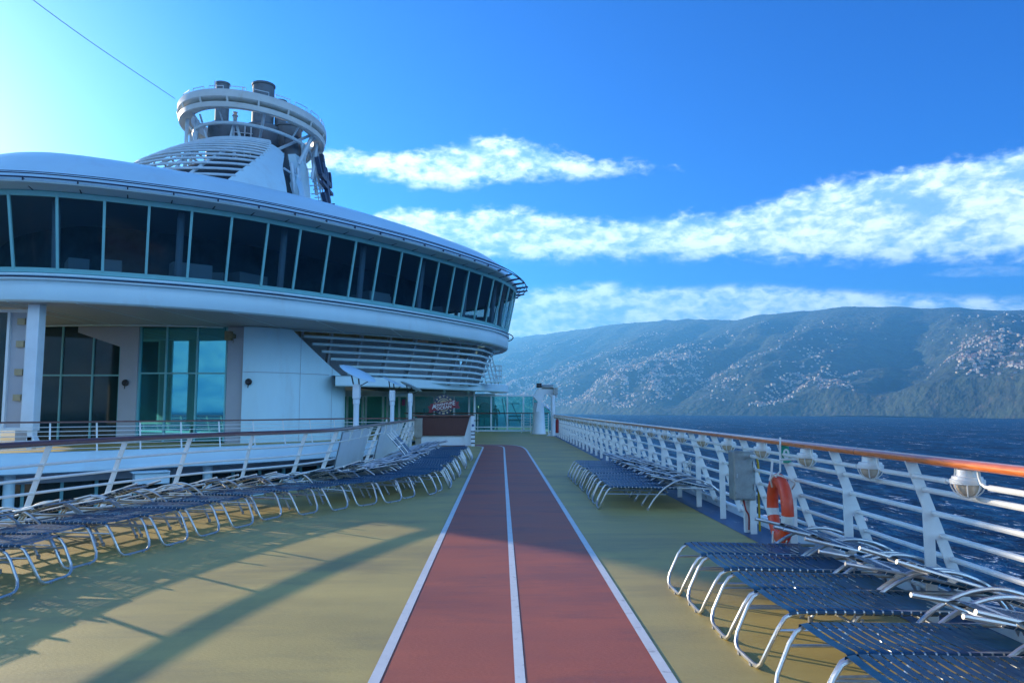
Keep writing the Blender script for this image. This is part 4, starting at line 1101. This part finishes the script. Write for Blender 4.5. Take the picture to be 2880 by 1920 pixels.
mr = N.new('ShaderNodeMapRange'); mr.inputs['From Min'].default_value = .715; mr.inputs['From Max'].default_value = .765; L.new(fo, mr.inputs[0])
mx = N.new('ShaderNodeMixRGB'); L.new(mr.outputs[0], mx.inputs[0]); L.new(rp2.outputs[0], mx.inputs[1]); mx.inputs[2].default_value = (.62,.68,.72,1)
L.new(mx.outputs[0], b.inputs['Base Color'])
rg = N.new('ShaderNodeMapRange'); rg.inputs['To Min'].default_value = .30; rg.inputs['To Max'].default_value = .8; L.new(mr.outputs[0], rg.inputs[0]); L.new(rg.outputs[0], b.inputs['Roughness'])
b.inputs['IOR'].default_value = 1.33; b.inputs['Specular IOR Level'].default_value = .22
N.remove(b)
df = N.new('ShaderNodeBsdfDiffuse'); gl = N.new('ShaderNodeBsdfGlossy'); gl.inputs['Roughness'].default_value = .32
for q in (df, gl): L.new(bp.outputs[0], q.inputs['Normal'])
L.new(mx.outputs[0], df.inputs['Color']); gl.inputs['Color'].default_value = (.75,.85,1,1)
ms = N.new('ShaderNodeMixShader'); ms.inputs[0].default_value = .055; L.new(df.outputs[0], ms.inputs[1]); L.new(gl.outputs[0], ms.inputs[2]); L.new(ms.outputs[0], N['Material Output'].inputs[0])
sea.data.materials.append(w)

# island: coordinates s along the shore, t inland
SP0 = V((960,3200)); SD = V((.59,-.807)).normalized(); ND = V((.807,.59)).normalized()
def fbm(x, y, o=5):
    v = 0; a = .5; f = 1
    for k in range(o): v += a*noise.noise((x*f, y*f, 3.1+k)); a *= .5; f *= 2
    return v
def terr(s, t):
    """height above sea"""
    ridge = 605 + 205*sstep(700,-1300,s) + 110*sstep(-1800,-3300,s) + 26*fbm(s/900, 1.7)
    if s > 1500: ridge -= (s-1500)*.04
    x = t/2700.0
    base = ridge*(x**.95 if x < 1 else 1) if t > 0 else 0
    # spurs and gullies running inland
    sp_ = noise.noise(((s+.42*t)/520, t/2600, .3)); sp2 = noise.noise(((s+.36*t)/190, t/1100, 5.3))
    amp = min(1, t/350)*(1 if x < .6 else max(.12, 1-(x-.6)*2.2))
    hgt = base + amp*(135*sp_*(1-.3*x) + 55*sp2 + 60*fbm(s/300, t/300) + 26*(1-2*abs(noise.noise(((s+.3*t)/95, t/420, 2.7)))))
    cl = lerp(18, 105, sstep(-300, 900, s)) + 35*noise.noise((s/260, 0, 9))
    hgt += cl*sstep(0, 75, t)*(1-sstep(300,1500,t)*.7)
    if x > 1: hgt = hgt - (x-1)*150 + 22*fbm(s/120, t/120)+9*noise.noise((s/38,t/60,1))
    return max(hgt, -3 if t <= 0 else 1.5)
def shore(s): return 150*noise.noise((s/900,0,0)) + 40*noise.noise((s/220,0,4)) + 320*sstep(-800,-3500,s)
def wpt(s, t):
    p = SP0 + SD*s + ND*(t+shore(s)); return (p[0], p[1], SEA + terr(s, t))
m = MB(); ss = [-6500+30*i for i in range(int(10700/30))]
tt = [-20,0,14,40,75]+[105+30*i*(1+i*.003) for i in range(98)]
rows = [[wpt(s, t) for s in ss] for t in tt]
m.loft(rows)
hl = mat('hillside_scrub', (.070,.10,.055), .95, col2=(.008,.022,.020), vscale=.011, stain=(.20,.15,.10), sscale=.016, samt=.55, slo=.56, spots=(.05,.56,.6,(.012,.030,.018)), bump=1, bscale=.03)
for n_ in hl.node_tree.nodes:
    if n_.type == 'BUMP': n_.inputs['Distance'].default_value = 25
hills = m.build('hills', hl, smooth=True, angle=180); tag(hills, kind='structure')

# houses on the hillside
HW = mat('house_white_wall', (.56,.57,.54), .7, col2=(.30,.29,.26), vscale=.012); HC = mat('house_cream_wall', (.70,.58,.42), .7); HR = mat('house_tile_roof', (.42,.14,.07), .8); HWN = mat('house_window', (.03,.04,.05), .3)
def house_geo(m, M, w, d, h, kind):
    x, y = w/2, d/2; e = 1.06
    def v(p): return m.vert(M @ V(p))
    b0 = [v(p) for p in ((-x,-y,-6),(x,-y,-6),(x,y,-6),(-x,y,-6))]; b1_ = [v(p) for p in ((-x,-y,h),(x,-y,h),(x,y,h),(-x,y,h))]
    m.cur = kind
    for k in range(4): m.face((b0[k], b0[(k+1)%4], b1_[(k+1)%4], b1_[k]))
    m.cur = 2
    r = [v(p) for p in ((-x*e,-y*e,h),(x*e,-y*e,h),(x*e,y*e,h),(-x*e,y*e,h),(-x*.4,0,h+h*.30),(x*.4,0,h+h*.30))]
    for q in ((0,1,5,4),(1,2,5),(2,3,4,5),(3,0,4)): m.face([r[k] for k in q])
def win_rows(m, M, w, d, h):
    m.cur = 3
    for fl in range(max(1, int(h/3))):
        for k in range(max(2, int(w/3.2))):
            cx = -w/2+(k+.5)*w/max(2, int(w/3.2)); z = 1.2+fl*3
            for sg_ in (-1,1):
                q = [(cx-.6, sg_*(d/2+.05), z),(cx+.6, sg_*(d/2+.05), z),(cx+.6, sg_*(d/2+.05), z+1.3),(cx-.6, sg_*(d/2+.05), z+1.3)]
                m.face([m.vert(M @ V(p)) for p in q])
random.seed(11); cand = []
tries = 0
while len(cand) < 12500 and tries < 260000:
    tries += 1
    s = random.uniform(-5200, 3300); t = 60+random.random()**1.2*2000
    sp_ = noise.noise(((s+.42*t)/520, t/2600, .3)); cl = noise.noise(((s+.4*t)/170, t/420, 7.7)); c2 = noise.noise(((s+.4*t)/110, t/34, 2.2))
    dens = sstep(-.35,.5, sp_ + .8*cl) * sstep(-.25,.35, c2)
    dens *= (1-sstep(350,1500,t)*.93)
    if s > 400: dens *= sstep(70,200,t)*lerp(1,.55,sstep(700,1500,s))
    
    if random.random() < dens: cand.append((s, t))
fac = math.atan2(ND[1], ND[0])
recs = []
for s, t in cand:
    p = V(wpt(s, t)); big = random.random() < .035
    wd = random.uniform(5,9)*(2.0 if big else 1); dp = random.uniform(6,10); ht = random.choice((4,5,5.5,6.5)) * (1.6 if big else 1)
    recs.append((p, wd, dp, ht, atan2(SD[1], SD[0])+random.uniform(-.5,.5), 0 if random.random() < .72 else 1))
recs.sort(key=lambda r: -(r[1]*r[3])/((r[0].length)**2) if r[0].x/max(r[0].y,1) > .05 and r[0].x/max(r[0].y,1) < .72 else 0)
protos = []
for w_, d_, h_, k_ in ((10,8,5,0),(14,8,5.5,0),(22,10,8,0),(11,9,5,1),(18,9,7,1)):
    m = MB(); house_geo(m, Matrix.Identity(4), w_, d_, h_, k_); win_rows(m, Matrix.Identity(4), w_, d_, h_)
    o = m.build('hillside_house', [HW,HC,HR,HWN]); COL.objects.unlink(o); protos.append((w_, o))
for r in recs[:300]:
    po = min(protos, key=lambda q: abs(q[0]-r[1]) + (0 if ('C' == 'C') == (r[5] == 1) or True else 5))[1]
    o = po.copy(); COL.objects.link(o); o.location = r[0]; o.rotation_euler = (0,0,r[4])
    tag(o, 'small pale house among the many on the hillside across the water', 'house', 'pale houses scattered over the hillside')
m = MB()
for r in recs[300:]:
    house_geo(m, Matrix.Translation(r[0]) @ Matrix.Rotation(r[4],4,'Z'), r[1], r[2], r[3], r[5])
o = m.build('town', [HW,HC,HR]); tag(o, 'far houses of the town spread over the hillside', 'town', kind='stuff')

# ------------------------------------------------------------------ haze
ztop = max(v.co.z for v in hills.data.vertices)+25
m = MB(); m.box((0,4500,(ztop-33)/2), (24500,22500,ztop+33))
hz = m.build('haze', None); hz.data.materials.clear(); tag(hz, kind='stuff')
hm = bpy.data.materials.new('haze_air'); hm.use_nodes = True; nt = hm.node_tree; nt.nodes.clear()
ou = nt.nodes.new('ShaderNodeOutputMaterial'); pv = nt.nodes.new('ShaderNodeVolumePrincipled')
pv.inputs['Color'].default_value = HAZE_C; pv.inputs['Density'].default_value = HAZE_D; pv.inputs['Anisotropy'].default_value = .45
nt.links.new(pv.outputs[0], ou.inputs['Volume']); hz.data.materials.append(hm)

# ------------------------------------------------------------------ sky, sun, camera
SAZ, SEL = radians(-50.5), radians(13.0)      # azimuth measured from +Y towards +X
W = bpy.data.worlds.new('World'); SC.world = W; W.use_nodes = True; nt = W.node_tree; N = nt.nodes; L = nt.links
bg = N['Background']; bg.inputs['Strength'].default_value = SKY_S
sk = N.new('ShaderNodeTexSky'); sk.sky_type = 'NISHITA'; sk.sun_disc = False; sk.sun_elevation = SEL; sk.sun_rotation = SAZ
sk.air_density = 1.0; sk.dust_density = .8; sk.ozone_density = 3.0; sk.altitude = 30
hs = N.new('ShaderNodeHueSaturation'); hs.inputs['Saturation'].default_value = SKY_SAT; hs.inputs['Hue'].default_value = .497; L.new(sk.outputs[0], hs.inputs['Color'])
tn = N.new('ShaderNodeMixRGB'); tn.blend_type = 'MULTIPLY';  tn.inputs[2].default_value = SKY_T; L.new(hs.outputs[0], tn.inputs[1])
tc = N.new('ShaderNodeTexCoord')
dt = N.new('ShaderNodeVectorMath'); dt.operation = 'DOT_PRODUCT'; L.new(tc.outputs['Generated'], dt.inputs[0]); dt.inputs[1].default_value = (sin(SAZ)*cos(SEL), cos(SAZ)*cos(SEL), sin(SEL))
gr = N.new('ShaderNodeMapRange'); gr.interpolation_type = 'SMOOTHSTEP'; gr.inputs[1].default_value = .82; gr.inputs[2].default_value = 1.0; gr.inputs[3].default_value = 1; gr.inputs[4].default_value = .38
L.new(dt.outputs['Value'], gr.inputs[0]); L.new(gr.outputs[0], tn.inputs[0])
sx = N.new('ShaderNodeSeparateXYZ'); L.new(tc.outputs['Generated'], sx.inputs[0])
def M_(op, *a, clamp=False):
    n = N.new('ShaderNodeMath'); n.operation = op; n.use_clamp = clamp
    for i, x in enumerate(a):
        if isinstance(x, (int, float)): n.inputs[i].default_value = x
        else: L.new(x, n.inputs[i])
    return n.outputs[0]
az = M_('MULTIPLY', M_('ARCTAN2', sx.outputs[0], sx.outputs[1]), 180/pi)
el = M_('MULTIPLY', M_('ARCSINE', sx.outputs[2]), 180/pi)
cb_ = N.new('ShaderNodeCombineXYZ'); L.new(M_('MULTIPLY', az, .10), cb_.inputs[0]); L.new(M_('MULTIPLY', el, .19), cb_.inputs[1])
def WN(scale, det, rough, off=0, dist=0):
    mp = N.new('ShaderNodeMapping'); mp.inputs['Location'].default_value = (off, off*.7, off*.3); L.new(cb_.outputs[0], mp.inputs[0])
    n = N.new('ShaderNodeTexNoise'); n.inputs['Scale'].default_value = scale; n.inputs['Detail'].default_value = det; n.inputs['Roughness'].default_value = rough; n.inputs['Distortion'].default_value = dist
    L.new(mp.outputs[0], n.inputs['Vector']); return n.outputs[0]
def curve(src, a0, a1, pts):
    """piecewise smooth curve of azimuth (deg) -> elevation (deg)"""
    f = N.new('ShaderNodeFloatCurve'); c = f.mapping.curves[0]
    lo, hi = -10.0, 40.0
    P_ = [((a-a0)/(a1-a0), (e-lo)/(hi-lo)) for a, e in pts]
    c.points[0].location = P_[0]; c.points[1].location = P_[-1]
    for p in P_[1:-1]: c.points.new(*p)
    f.mapping.update()
    x = M_('DIVIDE', M_('SUBTRACT', src, a0), a1-a0, clamp=True); L.new(x, f.inputs['Value'])
    return M_('ADD', M_('MULTIPLY', f.outputs[0], hi-lo), lo)
def SM(a, b, x):
    n = N.new('ShaderNodeMapRange'); n.interpolation_type = 'SMOOTHSTEP'
    for k, q in ((1,a),(2,b)):
        n.inputs[k].default_value = q
    L.new(x, n.inputs[0]); return n.outputs[0]
big = WN(1.1, 3, .5, 3.0); det = WN(3.2, 12, .62, 8.0, .25); fine = WN(9, 7, .52, 5.0, .3)
def band(up, lo, wu, wl, thr, soft, k):
    u_ = SM(0, wu, M_('SUBTRACT', up, el)); l_ = SM(0, wl, M_('SUBTRACT', el, lo))
    mk = M_('MULTIPLY', u_, l_)
    d = M_('ADD', M_('MULTIPLY', det, .62), M_('MULTIPLY', fine, .38))
    return M_('MULTIPLY', SM(0, .25, mk), SM(thr, thr+soft, M_('ADD', M_('MULTIPLY', mk, k), d))), l_
A0, A1 = -60, 60
# upper cloud
c1, l1 = band(curve(az, A0, A1, [(-60,10),(-18,14),(-15,19.6),(-9,20.2),(-5,20.8),(0,21.8),(3.5,21.0),(7,19.8),(11,19.2),(15.5,18.6),(18,12),(60,12)]),
          curve(az, A0, A1, [(-60,16),(-16,16),(-13,16.6),(-9,16.0),(-4,15.8),(2,16.6),(6,16.6),(10,16.9),(14.6,17.0),(17,20),(60,20)]), 2.2, 2.0, .60, .32, .44)
# lower long band
c2, l2 = band(curve(az, A0, A1, [(-60,12),(-14,12),(-9,15.7),(-3,16.2),(3,16.1),(8,15.4),(13,15.6),(18,15.7),(23,16.7),(28,17.1),(36,17.3),(60,17)]),
          curve(az, A0, A1, [(-60,8),(-12,10),(-5,10.0),(3,10.2),(10,10.3),(16,10.0),(22,9.6),(28,9.0),(36,8.4),(60,8)]), 2.4, 2.6, .58, .34, .52)
# soft low cloud over the island
c3, k3 = band(curve(az, A0, A1, [(-60,9),(-10,9.4),(0,9.6),(8,10.2),(13,9.6),(19,9.6),(24,9.0),(30,8.2),(36,7.6),(60,6)]),
          curve(az, A0, A1, [(-60,-4),(-10,-2),(60,0)]), 2.6, 1.5, .42, .40, .62)
# cloud behind the funnel, far left
c4, k4 = band(curve(az, A0, A1, [(-60,8),(-34,8),(-27,16.6),(-23,17.6),(-20,19),(-18,18.6),(-15.5,18),(-14,12),(60,10)]),
          curve(az, A0, A1, [(-60,10),(-20,12),(-15,15.5),(-12,18),(60,18)]), 1.6, 1.5, .66, .28, .55)
c5, k5 = band(curve(az, A0, A1, [(-60,2),(26,3),(30,9.2),(33,9.6),(36,9.2),(40,3),(60,2)]), curve(az, A0, A1, [(-60,8),(28,8.8),(36,8.2),(60,9)]), .5, .4, .62, .5, .35)
rear = M_('MULTIPLY', SM(70, 100, M_('ABSOLUTE', az)), M_('SUBTRACT', 1, SM(26, 42, el)))  # unseen cloud bank added behind the camera as fill light for shaded walls
c_fill = M_('MULTIPLY', M_('MULTIPLY', rear, SM(2, 9, el)), SM(.38, .50, M_('ADD', M_('MULTIPLY', big, .6), M_('MULTIPLY', det, .4))))
c_fill = M_('MULTIPLY', c_fill, 1.0)
c_fill = M_('MULTIPLY', c_fill, SM(-.95, -.80, M_('MULTIPLY', dt.outputs['Value'], -1)))
c1 = M_('MULTIPLY', c1, M_('ADD', M_('MULTIPLY', l1, .45), .55)); c2 = M_('MULTIPLY', c2, M_('ADD', M_('MULTIPLY', l2, .5), .5))
cov = M_('MAXIMUM', c_fill, M_('MAXIMUM', M_('MAXIMUM', c1, c2), M_('MAXIMUM', M_('MULTIPLY', c3, .95), M_('MULTIPLY', M_('MAXIMUM', c4, M_('MULTIPLY', c5, .35)), .9))))
shade = SM(.40, .60, M_('ADD', M_('MULTIPLY', det, .45), M_('ADD', M_('MULTIPLY', big, .2), M_('MULTIPLY', fine, .35))))
glow = SM(-60, 30, M_('MULTIPLY', az, -1))
cr1 = N.new('ShaderNodeMixRGB'); cr1.inputs[1].default_value = CL_D; cr1.inputs[2].default_value = CL_L
low = M_('MAXIMUM', M_('MULTIPLY', SM(0, .05, c1), l1), M_('MAXIMUM', M_('MULTIPLY', SM(0, .05, c2), l2), M_('SUBTRACT', .75, M_('MULTIPLY', M_('MAXIMUM', SM(0,.05,c1), SM(0,.05,c2)), .75))))
L.new(M_('MULTIPLY', shade, M_('ADD', M_('MULTIPLY', low, .65), .35)), cr1.inputs[0])
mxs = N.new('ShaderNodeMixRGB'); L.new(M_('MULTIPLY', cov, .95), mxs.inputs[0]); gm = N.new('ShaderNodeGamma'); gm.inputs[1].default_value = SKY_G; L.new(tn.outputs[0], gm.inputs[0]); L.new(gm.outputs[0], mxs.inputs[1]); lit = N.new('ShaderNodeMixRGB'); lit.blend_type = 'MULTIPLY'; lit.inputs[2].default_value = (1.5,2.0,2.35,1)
L.new(SM(.15, .8, M_('MULTIPLY', dt.outputs['Value'], -1)), lit.inputs[0]); L.new(cr1.outputs[0], lit.inputs[1]); L.new(lit.outputs[0], mxs.inputs[2])  # added rear clouds tinted and brightened, facing away from the sun, for more fill
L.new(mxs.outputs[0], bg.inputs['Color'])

su = bpy.data.lights.new('sun', 'SUN'); su.energy = SUN_E; su.angle = radians(.5); su.color = (1,.83,.60)
so = bpy.data.objects.new('sun', su); COL.objects.link(so)
sd_ = V((sin(SAZ)*cos(SEL), cos(SAZ)*cos(SEL), sin(SEL))); so.rotation_euler = sd_.to_track_quat('Z','Y').to_euler(); so.location = sd_*60
cam = bpy.data.cameras.new('camera'); co = bpy.data.objects.new('camera', cam); COL.objects.link(co); SC.camera = co
cam.sensor_width = 36; cam.lens = 26.0; cam.clip_start = .05; cam.clip_end = 40000
co.location = (0,0,1.55); co.rotation_euler = (radians(90+5.165), 0, radians(-.83))
SC.render.engine = 'CYCLES'
SC.view_settings.view_transform = 'Standard'; SC.view_settings.look = 'None'; SC.view_settings.exposure = EXPO; SC.view_settings.gamma = 1
SC.cycles.volume_bounces = 1; SC.cycles.transparent_max_bounces = 16
